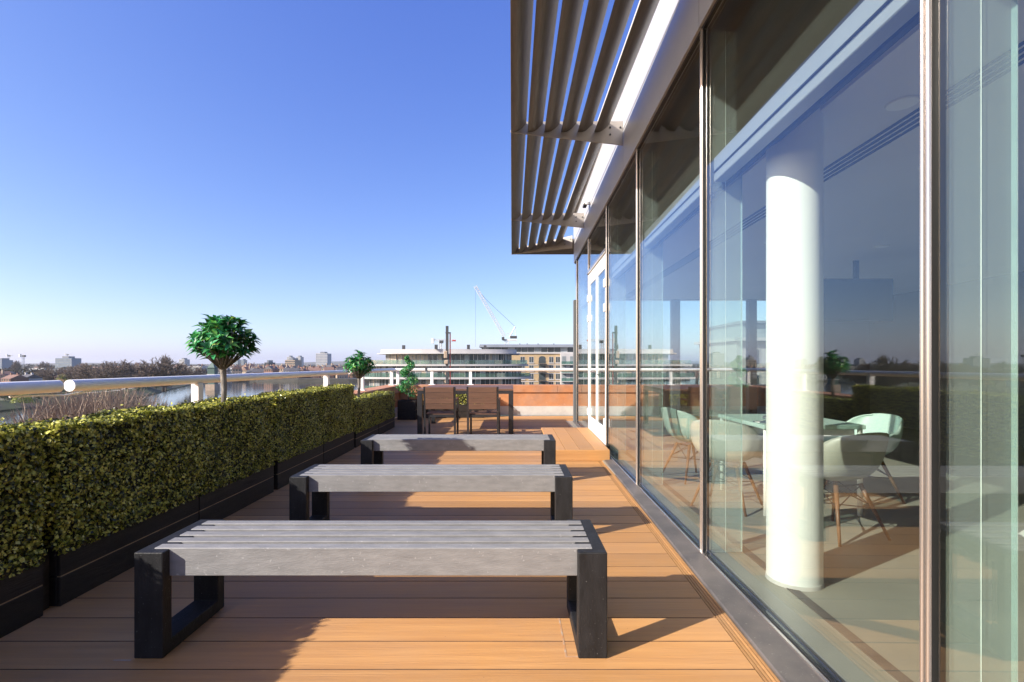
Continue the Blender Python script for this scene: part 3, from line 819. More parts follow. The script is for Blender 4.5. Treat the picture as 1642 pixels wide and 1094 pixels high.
def dining_chair(loc, rz, label):
    """origin at the floor under the chair's rear middle; the chair faces +y."""
    t_ = thing('dining_chair', label, 'chair', loc, rz, group='brown slatted dining armchairs')
    W, Dp, SH, BH = .53, .54, .40, .86
    for s_ in (-1, 1):
        x = s_ * (W / 2 - .016)
        MB().prism([(x - .016, 0, 0), (x - .016, .052, 0), (x - .016, .030, SH), (x - .016, -.02, BH), (x - .016, -.062, BH), (x - .016, -.012, SH)], (.032, 0, 0)).build('leg', M['furn_frame'], t_)
        MB().box(x - .016, x + .016, Dp - .05, Dp, 0, .62).build('leg', M['furn_frame'], t_, bevel=.002)
        MB().box(x - .024, x + .024, .0, Dp + .01, .621, .645).build('armrest', M['furn_slat'], t_, bevel=.004)
    MB().box(-W / 2 + .033, W / 2 - .033, .02, .05, SH - .05, SH - .012).build('seat_rail', M['furn_frame'], t_)
    MB().box(-W / 2 + .033, W / 2 - .033, Dp - .045, Dp - .012, SH - .05, SH - .012).build('seat_rail', M['furn_frame'], t_)
    for k in range(5):
        w = (Dp - .06) / 5
        MB().box(-W / 2 + .034, W / 2 - .034, .045 + k * w, .045 + (k + 1) * w - .012, SH - .0115, SH + .012).build('seat_slat', M['furn_slat'], t_, bevel=.003)
    for k in range(4):
        z0 = .485 + k * .093; z1 = z0 + .089
        def yb(z): return -.002 - (z - SH) * .050 / (BH - SH) - .016
        MB().prism([(-W / 2 + .033, yb(z0), z0), (-W / 2 + .033, yb(z1), z1), (-W / 2 + .033, yb(z1) + .02, z1), (-W / 2 + .033, yb(z0) + .02, z0)], (W - .066, 0, 0)).build('back_slat', M['furn_slat'], t_, bevel=.003)
    return t_
dining_chair((-1.20, 8.30, 0), R(1), 'brown slatted armchair on the left of the two with backs to the benches')
dining_chair((-0.485, 8.30, 0), R(-1), 'brown slatted armchair on the right of the two with backs to the benches')

# ------------------------------------------------------------------ meeting furniture behind the glass
def catmull(rows, n):
    rows = np.array(rows, float); k = len(rows); out = []
    for i in range(n):
        u = i / (n - 1) * (k - 1); j = min(int(u), k - 2); f = u - j
        p0, p1, p2, p3 = rows[max(j - 1, 0)], rows[j], rows[j + 1], rows[min(j + 2, k - 1)]
        out.append(.5 * ((2 * p1) + (-p0 + p2) * f + (2 * p0 - 5 * p1 + 4 * p2 - p3) * f * f + (-p0 + 3 * p1 - 3 * p2 + p3) * f ** 3))
    return np.array(out)
def shell_mesh(m_):
    # y (front +), z at the middle, half width, side rise, side forward sweep, side flare
    rows = [(.285, .425, .215, -.012, .0, .0), (.235, .445, .235, .015, .0, .0), (.15, .430, .265, .10, .01, .03), (.06, .415, .280, .215, .03, .06),
            (-.04, .415, .285, .245, .06, .05), (-.13, .435, .285, .235, .07, .02), (-.20, .50, .285, .19, .10, .0), (-.245, .60, .275, .115, .115, .0),
            (-.275, .70, .245, .05, .10, .0), (-.295, .775, .20, .0, .06, .0), (-.30, .805, .14, -.025, .03, .0)]
    Rw = catmull(rows, 30); nu = 25; mb_ = MB()
    for (y_, z_, w_, h_, fw, fl_) in Rw:
        for i in range(nu):
            u = -1 + 2 * i / (nu - 1); au = abs(u)
            s_ = au ** 2.3
            x_ = math.copysign(w_ * (math.sin(au * math.pi / 2) ** .85) + fl_ * au ** 6, u) if au > 0 else 0
            mb_.v.append((x_, y_ + fw * au ** 2, z_ + h_ * s_))
    for r_ in range(len(Rw) - 1):
        for i in range(nu - 1):
            a = r_ * nu + i; mb_.f.append((a, a + nu, a + nu + 1, a + 1)); mb_.m.append(0)
    me = mb_.mesh('shell', m_, True)
    return me
def shell_chair(loc, rz, m_, label):
    t_ = thing('shell_chair', label, 'chair', loc, rz, group='shell armchairs in the meeting room')
    o = obj('shell', shell_mesh(m_), t_)
    t_.scale = (.95, .95, .95)
    sm = o.modifiers.new('thick', 'SOLIDIFY'); sm.thickness = .009; sm.offset = 0
    for sx_ in (-1, 1):
        for sy_ in (-1, 1):
            me = MB().tube([(sx_ * .115, sy_ * .10 - .0, .392), (sx_ * .235, sy_ * .235, 0.0)], [.017, .010], 10).mesh('leg', M['leg_wood'], True); obj('leg', me, t_)
    rods = MB()
    for (a, b_) in [((-.16, -.15, .24), (.115, -.10, .375)), ((.16, -.15, .24), (-.115, -.10, .375)), ((-.16, .15, .24), (.115, .10, .375)), ((.16, .15, .24), (-.115, .10, .375)),
                    ((-.16, -.15, .24), (-.115, .10, .375)), ((.16, -.15, .24), (.115, .10, .375)), ((-.17, -.16, .22), (.17, .16, .22)), ((.17, -.16, .22), (-.17, .16, .22))]:
        rods.tube([a, b_], .0045, 5)
    rods.tube([(-.12, -.10, .385), (.12, -.10, .385)], .007, 6); rods.tube([(-.12, .10, .385), (.12, .10, .385)], .007, 6)
    rods.build('wire_brace', M['furn_frame'], t_)
    return t_
IZ = 0.0102
shell_chair((1.86, 4.32, IZ), R(-42), M['shell_white'], 'cream shell armchair with wooden legs just behind the glass')
shell_chair((1.92, 5.35, IZ), R(-75), M['shell_mint'], 'pale mint shell armchair behind the cream chair')
shell_chair((2.35, 3.62, IZ), R(16), M['shell_shaded'], 'shade-toned shell armchair with its back to the glass, beside the white column')
shell_chair((3.18, 4.55, IZ), R(100), M['shell_mint'], 'pale mint shell armchair facing the table on its far side')
shell_chair((2.60, 2.12, IZ), R(60), M['shell_white'], 'shell armchair partly cut off behind the right-hand pane')
mt = thing('meeting_table', 'white square meeting table with slim legs behind the glass', 'table', (2.02, 4.0, IZ))
MB().box(0, .82, 0, .9, .70, .735).build('table_top', M['shell_mint'], mt, bevel=.006, seg=2)
for x in (.03, .79):
    for y in (.03, .87):
        me = MB().tube([(x, y, 0), (x, y, .699)], .019, 14).mesh('leg', M['white_paint'], True); obj('leg', me, mt)
MB().box(.06, .76, .05, .07, .64, .698).build('apron', M['white_paint'], mt); MB().box(.06, .76, .83, .85, .64, .698).build('apron', M['white_paint'], mt)
for j, (x, y, rz, lb) in enumerate([(2.20, 4.18, .4, 'open magazine lying on the near corner of the meeting table'), (2.42, 4.5, -.5, 'closed magazine lying in the middle of the meeting table')]):
    o = MB().box(-.14, .14, -.10, .10, 0, .008 + .004 * j).build('magazine', M['paper'], None, bevel=.002, loc=(x, y, IZ + .7355)); o.rotation_euler = (0, 0, rz); tag(o, lb, 'magazine')
tv = thing('wall_screen', 'dark television screen hung from the meeting room ceiling', 'screen', (4.55, 6.6, 1.80))
MB().box(-.48, .48, -.03, .03, 0, .56).build('panel', M['screen'], tv, bevel=.008)
MB().box(-.03, .03, -.02, .02, .561, .80).build('mount', M['dark_metal'], tv)

# ------------------------------------------------------------------ background: neighbouring buildings
M['far_white'] = mat('white_render', (0.47, 0.455, 0.45), (0.41, 0.395, 0.39), rough=0.7, scale=0.3)
M['far_glass'] = mat('dark_window_glass', (0.035, 0.045, 0.05), (0.06, 0.075, 0.08), rough=0.08, scale=0.4, rand=0.3)
M['far_blind'] = mat('pale_blind_behind_glass', (0.42, 0.36, 0.29), (0.34, 0.29, 0.23), rough=0.25, scale=0.6, rand=0.25)
M['far_grey'] = mat('grey_blind_behind_glass', (0.26, 0.29, 0.30), (0.2, 0.225, 0.235), rough=0.15, scale=0.6, rand=0.25)
M['balustrade'] = glass_mat('green_balustrade_glass', (0.50, 0.68, 0.62), 1.5, 1.0, 0.06, haze=0.07, haze_col=(0.45, 0.62, 0.55))
M['stock_brick'] = mat('yellow_stock_brick', (0.46, 0.335, 0.195), (0.38, 0.27, 0.15), rough=0.85, scale=1.2, detail=8)
M['red_brick'] = mat('red_brick', (0.24, 0.125, 0.09), (0.19, 0.098, 0.072), rough=0.85, scale=0.8)
M['tan_brick'] = mat('tan_brick', (0.40, 0.31, 0.23), (0.32, 0.24, 0.175), rough=0.85, scale=0.8)
M['slate'] = mat('slate_roof', (0.10, 0.095, 0.10), (0.07, 0.068, 0.075), rough=0.7, scale=0.8)
M['tile'] = mat('clay_tile_roof', (0.235, 0.135, 0.10), (0.18, 0.105, 0.08), rough=0.8, scale=0.8)
M['roof_metal'] = mat('grey_roof_metal', (0.20, 0.215, 0.235), (0.165, 0.18, 0.20), rough=0.45, scale=0.4)
M['blue_clad'] = mat('blue_grey_cladding', (0.16, 0.21, 0.28), (0.13, 0.175, 0.24), rough=0.4, scale=0.1)
M['crane_white'] = mat('white_crane_steel', (0.70, 0.70, 0.68), rough=0.5, scale=1)
M['crane_red'] = mat('red_steel', (0.42, 0.05, 0.04), rough=0.5, scale=1)
M['crane_dark'] = mat('dark_crane_steel', (0.05, 0.05, 0.055), rough=0.6, scale=1)
M['copper'] = mat('green_bridge_paint', (0.045, 0.10, 0.085), (0.035, 0.08, 0.07), rough=0.6, scale=0.4)

def arc(cx, cy, a, b_, a0, a1, n_):
    return [(cx + a * math.sin(t_), cy - b_ * math.cos(t_)) for t_ in np.linspace(R(a0), R(a1), n_)]
def curved_block():
    t_ = thing('curved_apartment_block', 'white modern apartment block with a bowed glazed front and balconies', 'building', (-16, 131, GZ))
    tops = [5.0, 1.2, -2.1, -5.4, -8.7, -12.0]
    NSEG = 44
    for k, zt in enumerate(tops):
        z = zt - GZ
        roof = k == 0
        cx, a, bb = (-0.6, 17.8, 5.6) if roof else (-1.5, 21.8 + (.8 if k > 1 else 0), 6.4)
        th = .95 if roof else .48
        out = arc(cx, 0, a, bb, -92, 92, 49)
        m_ = MB().prism([(x, y, z - th) for x, y in out] + [(out[-1][0], 14, z - th), (out[0][0], 14, z - th)], (0, 0, th))
        sl = m_.build('roof' if roof else 'balcony_slab', M['far_white'], t_)
        if roof:
            o2 = arc(cx, 0, a + .9, bb + .9, -92, 92, 49)
            MB().prism([(x, y, z - th - .25) for x, y in o2] + [(o2[-1][0], 14, z - th - .25), (o2[0][0], 14, z - th - .25)], (0, 0, .24)).build('eaves', M['far_white'], sl)
            for (vx, vy) in [(-12, -2), (-3, -6), (5, -5), (9, -1)]:
                MB().box(vx - .35, vx + .35, vy - .35, vy + .35, z + .001, z + 1.1).build('roof_vent', M['crane_dark'], sl)
            continue
        # glazed storey above this slab
        zc = (tops[k - 1] - GZ) - (1.22 if k == 1 else .50)
        ga, gb = (16.4, 4.3) if k == 1 else (19.8, 4.8)
        gl = arc(-0.6 if k == 1 else -1.5, 0, ga, gb, -90, 90, NSEG + 1)
        rd = random.Random(k)
        for i in range(NSEG):
            p0, p1 = gl[i], gl[i + 1]
            r_ = rd.random()
            warm = i < 20 and k == 1
            mm = M['far_blind'] if (r_ < (.62 if warm else .15)) else M['far_grey'] if r_ < (.75 if warm else .42) else M['far_glass']
            w_ = MB().wall(p0, p1, 0, .12, z + .02, zc - .02).build('window_pane', mm, t_)
            if mm is M['far_blind'] and rd.random() < .75:
                MB().wall(p0, p1, -.03, .0, z + .02, z + (zc - z) * rd.uniform(.3, .5)).build('clear_pane', M['far_glass'], w_)
            MB().box(p0[0] - .09, p0[0] + .09, p0[1] - .2, p0[1] + .1, z + .02, zc - .02).build('window_post', M['far_white'] if i % 3 else M['roof_metal'], t_)
        bl = arc(cx, 0, a - .35, bb - .35, -90, 90, 25)
        for i in range(24):
            p0, p1 = Vector(bl[i]), Vector(bl[i + 1])
            MB().wall(p0.lerp(p1, .02), p0.lerp(p1, .98), 0, .04, z + .02, z + 1.05).build('balustrade', M['balustrade'], t_)
        MB().prism([(x, y, z) for x, y in arc(-1, .8, ga - 2, gb - 2, -90, 90, 21)] + [(14, 13, z), (-16, 13, z)], (0, 0, zc - z)).build('core_wall', M['int_wall'], t_)
    return t_
curved_block()

def windows_on(t_, face_y, xs, zs, w, h, m_frame, m_glass):
    for x in xs:
        for z in zs:
            f_ = MB()
            f_.box(x - w / 2, x + w / 2, face_y - .06, face_y + .10, z - h / 2, z - h / 2 + .1)
            f_.box(x - w / 2, x + w / 2, face_y - .06, face_y + .10, z + h / 2 - .1, z + h / 2)
            f_.box(x - w / 2, x - w / 2 + .1, face_y - .06, face_y + .10, z - h / 2 + .1, z + h / 2 - .1)
            f_.box(x + w / 2 - .1, x + w / 2, face_y - .06, face_y + .10, z - h / 2 + .1, z + h / 2 - .1)
            f_.box(x - .05, x + .05, face_y - .05, face_y + .10, z - h / 2 + .1, z + h / 2 - .1)
            o = f_.build('window', m_frame, t_)
            MB().box(x - w / 2 + .1, x + w / 2 - .1, face_y - .025, face_y - .01, z - h / 2 + .1, z + h / 2 - .1).build('pane', m_glass, o)
            MB().box(x - w / 2 - .15, x + w / 2 + .15, face_y - .22, face_y - .002, z - h / 2 - .28, z - h / 2 - .02).build('sill', M['far_white'], o)

def brick_block():
    d = 180; t_ = thing('brick_apartment_block', 'yellow brick apartment block with white bands and glass penthouse', 'building', (0, d, GZ))
    S = lambda x: (x - HX) * d / FPX
    Zp = lambda y: CAMZ + (HY - y) * d / FPX - GZ
    x0, x1 = S(812), S(898)
    MB().box(x0, x1, 0, 14, 0, Zp(567.5)).build('wall', M['stock_brick'], t_)
    MB().box(x0 - .3, S(921), -.35, 14.2, Zp(567.5) + .01, Zp(565)).build('cornice', M['far_white'], t_)
    zs = [Zp(577), Zp(590.3), Zp(603.6), Zp(616.9), Zp(630.2)]
    windows_on(t_, 0, [S(838), S(852), S(884), S(896) - .3], zs, 1.7, 2.2, M['far_white'], M['far_glass'])
    for z in zs:
        # central balcony with dark railings and an arched opening
        b_ = MB().box(S(863), S(876), -1.5, .0, z - 1.75, z - 1.5).build('balcony', M['crane_dark'], t_)
        for q in range(11):
            MB().box(S(863) + q * .29, S(863) + q * .29 + .06, -1.48, -1.42, z - 1.5, z - .5).build('railing', M['crane_dark'], b_)
        MB().box(S(863), S(876), -1.5, -1.42, z - .5, z - .42).build('top_rail', M['crane_dark'], b_)
        pts = [(S(864), -.04, z - 1.4), (S(875), -.04, z - 1.4)] + [((S(864) + S(875)) / 2 + math.cos(a) * (S(875) - S(864)) / 2, -.04, z + .5 + math.sin(a) * .8) for a in np.linspace(0, math.pi, 9)]
        MB().prism(pts, (0, .03, 0)).build('arched_opening', M['far_glass'], t_)
        MB().box(x0 + .1, x1, -.12, -.002, z - 2.05, z - 1.80).build('white_band', M['far_white'], t_)
    MB().box(S(898) + .02, S(921), -2.2, 12, 0, Zp(567)).build('render_wall', M['far_white'], t_)
    for z in zs: 
        for x in (S(903.5), S(916)):
            MB().box(x - .7, x + .7, -2.24, -2.202, z - 1.3, z + 1.2).build('window', M['far_grey'], t_)
        MB().box(S(899), S(921), -3.4, -2.21, z - 1.9, z - 1.65).build('balcony', M['far_white'], t_)
        MB().box(S(899), S(921), -3.38, -3.34, z - 1.64, z - .6).build('balustrade', M['balustrade'], t_)
    # glass penthouse with a grey curved roof
    for i in range(14):
        xa = S(772) + (S(921) - S(772)) * i / 14; xb = S(772) + (S(921) - S(772)) * (i + 1) / 14
        MB().box(xa + .05, xb - .05, 1.5, 1.6, Zp(565) + .02, Zp(557)).build('window_pane', M['far_glass'] if i % 4 else M['far_grey'], t_)
        MB().box(xa - .05, xa + .05, 1.4, 1.62, Zp(565) + .02, Zp(557)).build('window_post', M['far_white'], t_)
    MB().box(S(772), S(921), 1.7, 12, Zp(566), Zp(557)).build('penthouse_core', M['int_wall'], t_)
    MB().prism([(S(768), .2, Zp(557) + .02), (S(768), 13, Zp(557) + .02), (S(769), 13, Zp(553.5)), (S(769), 3, Zp(552)), (S(769), 1, Zp(552.8))], (S(921) - S(768), 0, 0)).build('roof', M['roof_metal'], t_)
    for px in (834, 846, 864, 890):
        MB().box(S(px) - .15, S(px) + .15, 5, 5.3, Zp(553.5), Zp(550)).build('roof_vent', M['crane_dark'], t_)
brick_block()

def white_block():
    t_ = thing('white_apartment_block', 'cream rendered apartment block seen through the meeting room windows', 'building', (27, 60, GZ))
    h = 5.6 - GZ
    MB().box(0, 22, 0, 12, 0, h - 1.6).build('wall', M['far_white'], t_)
    MB().box(-.6, 22.5, -.8, 12.4, h - 1.59, h - 1.2).build('cornice', M['far_white'], t_)
    MB().box(1.2, 21.5, 1, 11.5, h - 1.19, h + .6).build('penthouse', M['far_grey'], t_)
    MB().box(.8, 22, .4, 12, h + .61, h + .9).build('roof', M['roof_metal'], t_)
    windows_on(t_, 0, [2.2, 5.2, 8.2, 11.2, 14.2, 17.2], [h - 3.5 - 3.1 * q for q in range(6)], 1.3, 2.0, M['far_white'], M['far_glass'])
white_block()

def simple_tower(name, label, x0, x1, ytop, d, m_wall_, m_win, rows, cols, cat='building', dep=18, cap=True):
    (xa, _, _), (xb, _, zt) = at(x0, ytop, d), at(x1, ytop, d)
    t_ = thing(name, label, cat, ((xa + xb) / 2, d, GZ))
    w = (xb - xa) / 2; h = zt - GZ
    MB().box(-w, w, 0, dep, -.5, h).build('wall', m_wall_, t_)
    if cap:
        MB().box(-w * .35, w * .4, 3, dep - 3, h + .01, h + 3).build('plant_room', M['roof_metal'], t_)
    fh = (h - 2) / rows; fw = 2 * w / cols
    for r_ in range(rows):
        for c in range(cols):
            MB().box(-w + fw * (c + .18), -w + fw * (c + .82), -.15, -.01, 1.2 + fh * r_ + fh * .3, 1.2 + fh * r_ + fh * .85).build('window', m_win, t_)
    return t_
simple_tower('office_tower', 'tall grey office tower standing alone on the horizon', 506.5, 525, 567, 900, M['far_white'], M['blue_clad'], 12, 9, dep=20)
simple_tower('office_block', 'blue grey slab office block on the far left horizon', 88.5, 115, 574.5, 800, M['blue_clad'], M['far_grey'], 6, 10)
simple_tower('hospital_block', 'broad pink brick block below the pale rooftop towers', 457, 473, 577.5, 780, M['tan_brick'], M['far_glass'], 6, 8, dep=25)
simple_tower('pale_tower', 'small pale tower block left of the broad brick block', 460, 467, 572.5, 1200, M['far_white'], M['far_grey'], 9, 4)
simple_tower('pale_tower', 'small pale tower block right of the broad brick block', 475, 482, 572.5, 1200, M['far_white'], M['far_grey'], 9, 4)
simple_tower('pale_tower', 'white tower block on the horizon beyond the bare poplar', 287, 296, 576.5, 1100, M['far_white'], M['far_grey'], 8, 5)
simple_tower('pale_tower', 'grey tower block far behind the larger standard tree, left one', 376, 381.5, 577, 1400, M['far_grey'], M['blue_clad'], 8, 4)
simple_tower('pale_tower', 'grey tower block far behind the larger standard tree, right one', 386, 391, 577.5, 1400, M['far_grey'], M['blue_clad'], 8, 4)
simple_tower('dark_office', 'dark glass office among the far riverside houses', 424, 431, 581.5, 650, M['crane_dark'], M['far_glass'], 5, 3)
simple_tower('low_warehouse', 'long low white warehouse on the far bank behind the rail', 300, 324, 587.5, 560, M['far_white'], M['far_grey'], 2, 8, dep=14, cap=False)
simple_tower('low_warehouse', 'long low white roofed shed behind the left handrail', 35, 72, 590.5, 600, M['far_white'], M['blue_clad'], 2, 9, dep=14, cap=False)
simple_tower('low_warehouse', 'grey flat roofed works building left of the brown trees', 78, 120, 592, 520, M['roof_metal'], M['blue_clad'], 2, 10, dep=14, cap=False)
simple_tower('riverside_flats', 'white riverside flats between tower pier and houses', 362, 372, 590, 500, M['far_white'], M['far_glass'], 3, 5, dep=12, cap=False)
simple_tower('riverside_flats', 'long pale riverside flats below the pale towers', 438, 470, 587, 620, M['tan_brick'], M['far_glass'], 4, 10, dep=12, cap=False)
simple_tower('apartment_slab', 'small grey block cut by the left picture edge on the horizon', -8, 3, 577.5, 800, M['blue_clad'], M['far_grey'], 6, 4)

# bridge tower standing in the river
(bx, by) = ground_at(341, 626)
bt = thing('bridge_tower', 'green painted bridge tower with stone pier in the river', 'bridge tower', (bx, by, GZ))
MB().box(-3.0, 3.0, -3, 3, -.5, 4.0).build('pier', M['tan_brick'], bt)
MB().box(-2.3, 2.3, -2, 2, 4.01, 14.5).build('shaft', M['copper'], bt)
for z in (7.0, 10.2): MB().box(-2.6, 2.6, -2.3, 2.3, z, z + .5).build('band', M['far_white'], bt)
MB().prism([(-2.7, -2.4, 14.51), (2.7, -2.4, 14.51), (2.7, 2.4, 14.51), (-2.7, 2.4, 14.51)], (0, 0, .5)).build('cornice', M['copper'], bt)
pyr = MB(); pyr.add([(-2.2, -2, 15.02), (2.2, -2, 15.02), (2.2, 2, 15.02), (-2.2, 2, 15.02), (0, 0, 19.0)], [(0, 3, 2, 1), (0, 1, 4), (1, 2, 4), (2, 3, 4), (3, 0, 4)]); pyr.build('spire', M['copper'], bt)

# ------------------------------------------------------------------ cranes and rig
def lattice(m_, p0, p1, w, n_, r_=.06):
    p0, p1 = Vector(p0), Vector(p1); d = (p1 - p0).normalized()
    u = Vector((0, 1, 0)) if abs(d.y) < .9 else Vector((1, 0, 0)); s_ = d.cross(u).normalized(); u = s_.cross(d).normalized()
    cs = [(s_ * a + u * b_) * w * .5 for a, b_ in ((-1, -1), (1, -1), (1, 1), (-1, 1))]
    for c in cs: m_.tube([p0 + c, p1 + c], r_ * 1.5, 4)
    for i in range(n_):
        a, b_ = p0.lerp(p1, i / n_), p0.lerp(p1, (i + 1) / n_)
        for k in range(4): m_.tube([a + cs[k], b_ + cs[(k + 1) % 4]], r_, 4, caps=False)
    return m_
def luffing_crane():
    d = 300; q = lambda x, y, dd=0: Vector(at(x, y, d + dd))
    root = q(812.5, 547); t_ = thing('tower_crane', 'white luffing tower crane with raised jib above the brick block', 'crane', (root.x, d, GZ))
    o = Vector((root.x, d, GZ)); L = lambda x, y: q(x, y) - o
    lattice(MB(), (0, 0, 0), L(812.5, 546), 2.2, 14, .12).build('mast', M['crane_white'], t_)
    lattice(MB(), L(809, 540), L(762, 459), 1.6, 22, .115).build('jib', M['crane_white'], t_)
    MB().tube([L(817, 541), L(826, 524)], .32, 6).tube([L(826, 524), L(827, 541)], .16, 5).tube([L(812, 535), L(822, 535)], .16, 5).build('a_frame', M['crane_white'], t_)
    MB().tube([L(826, 524), L(779, 480), L(763, 460)], .09, 5).build('luffing_rope', M['crane_dark'], t_)
    a = L(806, 543); b_ = L(829, 546.5)
    MB().box(a.x, b_.x, -1.3, 1.3, b_.z, a.z - .4).build('machinery_deck', M['crane_white'], t_)
    a = L(818, 539); b_ = L(829, 543)
    MB().box(a.x, b_.x, -1.1, 1.1, b_.z, a.z).build('counterweight', M['crane_dark'], t_)
    a = L(807, 541.5); MB().box(a.x - .9, a.x + .7, -2.2, -1.31, a.z - 1.6, a.z + .2).build('cab', M['crane_dark'], t_)
    MB().tube([L(762.5, 460), L(762.5, 556)], .05, 4).build('hoist_rope', M['crane_dark'], t_)
luffing_crane()
def flat_crane(px, ytop, xl, xr, d, label, tip=True, w=1.6):
    q = lambda x, y: Vector(at(x, y, d)); root = q(px, ytop); o = Vector((root.x, d, GZ))
    t_ = thing('tower_crane', label, 'crane', tuple(o)); L = lambda x, y: q(x, y) - o
    lattice(MB(), (0, 0, 0), L(px, ytop), w, 14, w * .07).build('mast', M['crane_white'], t_)
    lattice(MB(), L(px, ytop + .3), L(xr, ytop + .8), w * .7, 12, w * .05).build('jib', M['crane_white'], t_)
    lattice(MB(), L(px, ytop + .3), L(xl, ytop - .3), w * .7, 6, w * .05).build('counter_jib', M['crane_white'], t_)
    c = L(xl, ytop); MB().box(c.x - w * .5, c.x + w * .6, -w * .6, w * .6, c.z - w * 1.5, c.z + w * .8).build('counterweight', M['crane_white'], t_)
    c = L(px, ytop); MB().box(c.x - w * .2, c.x + w * 1.3, -w * .7, w * .7, c.z - w * 1.4, c.z - w * .2).build('cab', M['crane_dark'], t_)
    if tip:
        c = L(xr, ytop + .8); MB().box(c.x - w * 1.6, c.x, -w * .4, w * .4, c.z - w * .35, c.z + w * .35).build('jib_tip', M['crane_red'], t_)
flat_crane(706, 545.5, 693.5, 731, 350, 'white flat top tower crane behind the bowed apartment block')
flat_crane(37.5, 569.5, 32, 41, 800, 'tall thin tower crane on the left horizon', tip=False, w=2.2)
flat_crane(14, 569.5, 11, 20, 1000, 'tiny distant crane at the far left above the trees', tip=False, w=2)
flat_crane(108, 568, 105, 117, 1300, 'tiny crane just above the blue grey office block', tip=False, w=2)
rg_ = thing('piling_rig', 'dark piling rig mast with red side tube in front of the bowed block', 'rig', (at(717, 560, 60)[0], 60, GZ))
zt = at(717, 523, 60)[2] - GZ
MB().box(-.15, .15, -.18, .18, 0, zt).build('mast', M['crane_dark'], rg_)
MB().tube([(.36, 0, 0), (.36, 0, zt - .9)], .07, 8).build('side_tube', M['crane_red'], rg_)
MB().box(-.18, .42, -.2, .2, zt - .9, zt - .75).build('mast_head', M['crane_dark'], rg_)
MB().box(-.36, .10, -.3, .3, zt - 3.9, zt - 3.0).box(-.30, .18, -.32, .28, zt - 4.6, zt - 4.1).build('rotary_head', M['tan_brick'], rg_, bevel=.08)
au = MB()
for i in range(60):
    a = i * .9; z = zt - 5.2 - i * .14
    au.tube([(-.1 + 0.20 * math.cos(a), .4 + 0.20 * math.sin(a), z), (-.1 + 0.20 * math.cos(a + .9), .4 + 0.20 * math.sin(a + .9), z - .14)], .07, 4)
au.build('auger', M['tan_brick'], rg_)
MB().box(-1.6, 1.6, -2.5, 2.0, 0, 2.6).build('carriage', M['crane_dark'], rg_)

# ------------------------------------------------------------------ bare trees
M['twig'] = mat('bare_twigs', (0.20, 0.15, 0.115), (0.14, 0.105, 0.08), rough=0.9, scale=0.4, rand=0.25)
M['twig_red'] = mat('reddish_bare_twigs', (0.35, 0.265, 0.20), (0.26, 0.19, 0.14), rough=0.9, scale=2)
M['catkin'] = leaf_mat('fresh_yellow_leaf', [(0, (0.16, 0.20, 0.02)), (1, (0.32, 0.34, 0.05))])
M['evergreen'] = leaf_mat('dull_evergreen', [(0, (0.02, 0.035, 0.012)), (1, (0.06, 0.08, 0.025))])
def bare_proto(seed, rx=.5, rz=.44, zc=.56, limbs=70, tw=18):
    """unit-height bare tree: trunk mesh and a domed crown of limbs, twigs and twiglets."""
    rd = random.Random(seed); V, F = [], []
    def stick(p, q, ra, rb):
        d = (q - p).normalized()
        s_ = d.cross(Vector((rd.uniform(-1, 1), rd.uniform(-1, 1), rd.uniform(-1, 1)))).normalized(); s2 = d.cross(s_); o = len(V)
        for c in (s_, s2 * .87 - s_ * .5, -s2 * .87 - s_ * .5): V.append(tuple(p + c * ra))
        for c in (s_, s2 * .87 - s_ * .5, -s2 * .87 - s_ * .5): V.append(tuple(q + c * rb))
        F.extend([(o, o + 1, o + 4, o + 3), (o + 1, o + 2, o + 5, o + 4), (o + 2, o, o + 3, o + 5)])
    for k in range(limbs):
        v = Vector((rd.gauss(0, 1), rd.gauss(0, 1), rd.gauss(.25, .8))).normalized(); rr = rd.uniform(.6, .92) ** .6
        tip = Vector((v.x * rx * rr, v.y * rx * rr, zc + v.z * rz * rr))
        st = Vector((0, 0, min(rd.uniform(.12, .45), tip.z * .8)))
        mid = st.lerp(tip, .5) + Vector((0, 0, -.02)) + Vector((v.x, v.y, 0)) * .03
        stick(st, mid, .012, .008); stick(mid, tip, .008, .004)
        for j in range(tw):
            f = rd.uniform(.25, 1); p = mid.lerp(tip, f) if j % 3 else st.lerp(mid, .5 + f * .5)
            dd = ((tip - st).normalized() * .8 + Vector((rd.gauss(0, .6), rd.gauss(0, .6), rd.gauss(.25, .5)))).normalized()
            q = p + dd * rd.uniform(.07, .15); stick(p, q, .0065, .004)
            for _ in range(3):
                f2 = rd.uniform(.3, 1); d3 = (dd + Vector((rd.gauss(0, .6), rd.gauss(0, .6), rd.gauss(.2, .5)))).normalized()
                stick(p.lerp(q, f2), p.lerp(q, f2) + d3 * rd.uniform(.035, .08), .0046, .0026)
    V = np.array(V); V[:, 2] /= V[:, 2].max()
    tr = MB().tube([(0, 0, -.02), (.006, .004, .2), (0, 0, .42), (.004, 0, .66)], [.024, .018, .012, .005], 7)
    return tr.mesh('trunk', M['twig'], True), mesh_np('crown', V, np.array(F), M['twig'])
PROTO = [bare_proto(1), bare_proto(2, .5, .42, .54), bare_proto(3, .46, .45, .55), bare_proto(8, .17, .46, .54, 40, 15)]
TREES = []
def bare_tree(px, ybase_d, ytop, width_px, proto, label, zb=GZ + 3.2, m_=None):
    d = ybase_d; X = (px - HX) * d / FPX; h = CAMZ + (HY - ytop) * d / FPX - zb
    t_ = thing('bare_tree', label, 'tree', (X, d, zb), random.uniform(0, 6), group='bare winter trees beyond the river')
    tm, cm = PROTO[proto]
    ext = max(abs(v.co.x) for v in cm.vertices); wx = (width_px * d / FPX) / (2 * ext)
    for nm, me in (('trunk', tm), ('crown', cm)):
        o = obj(nm, me, t_); o.scale = (wx, wx, h)
    TREES.append(t_); return t_
bare_tree(262, 255, 572, 92, 0, 'broad bare tree right of centre on the far bank')
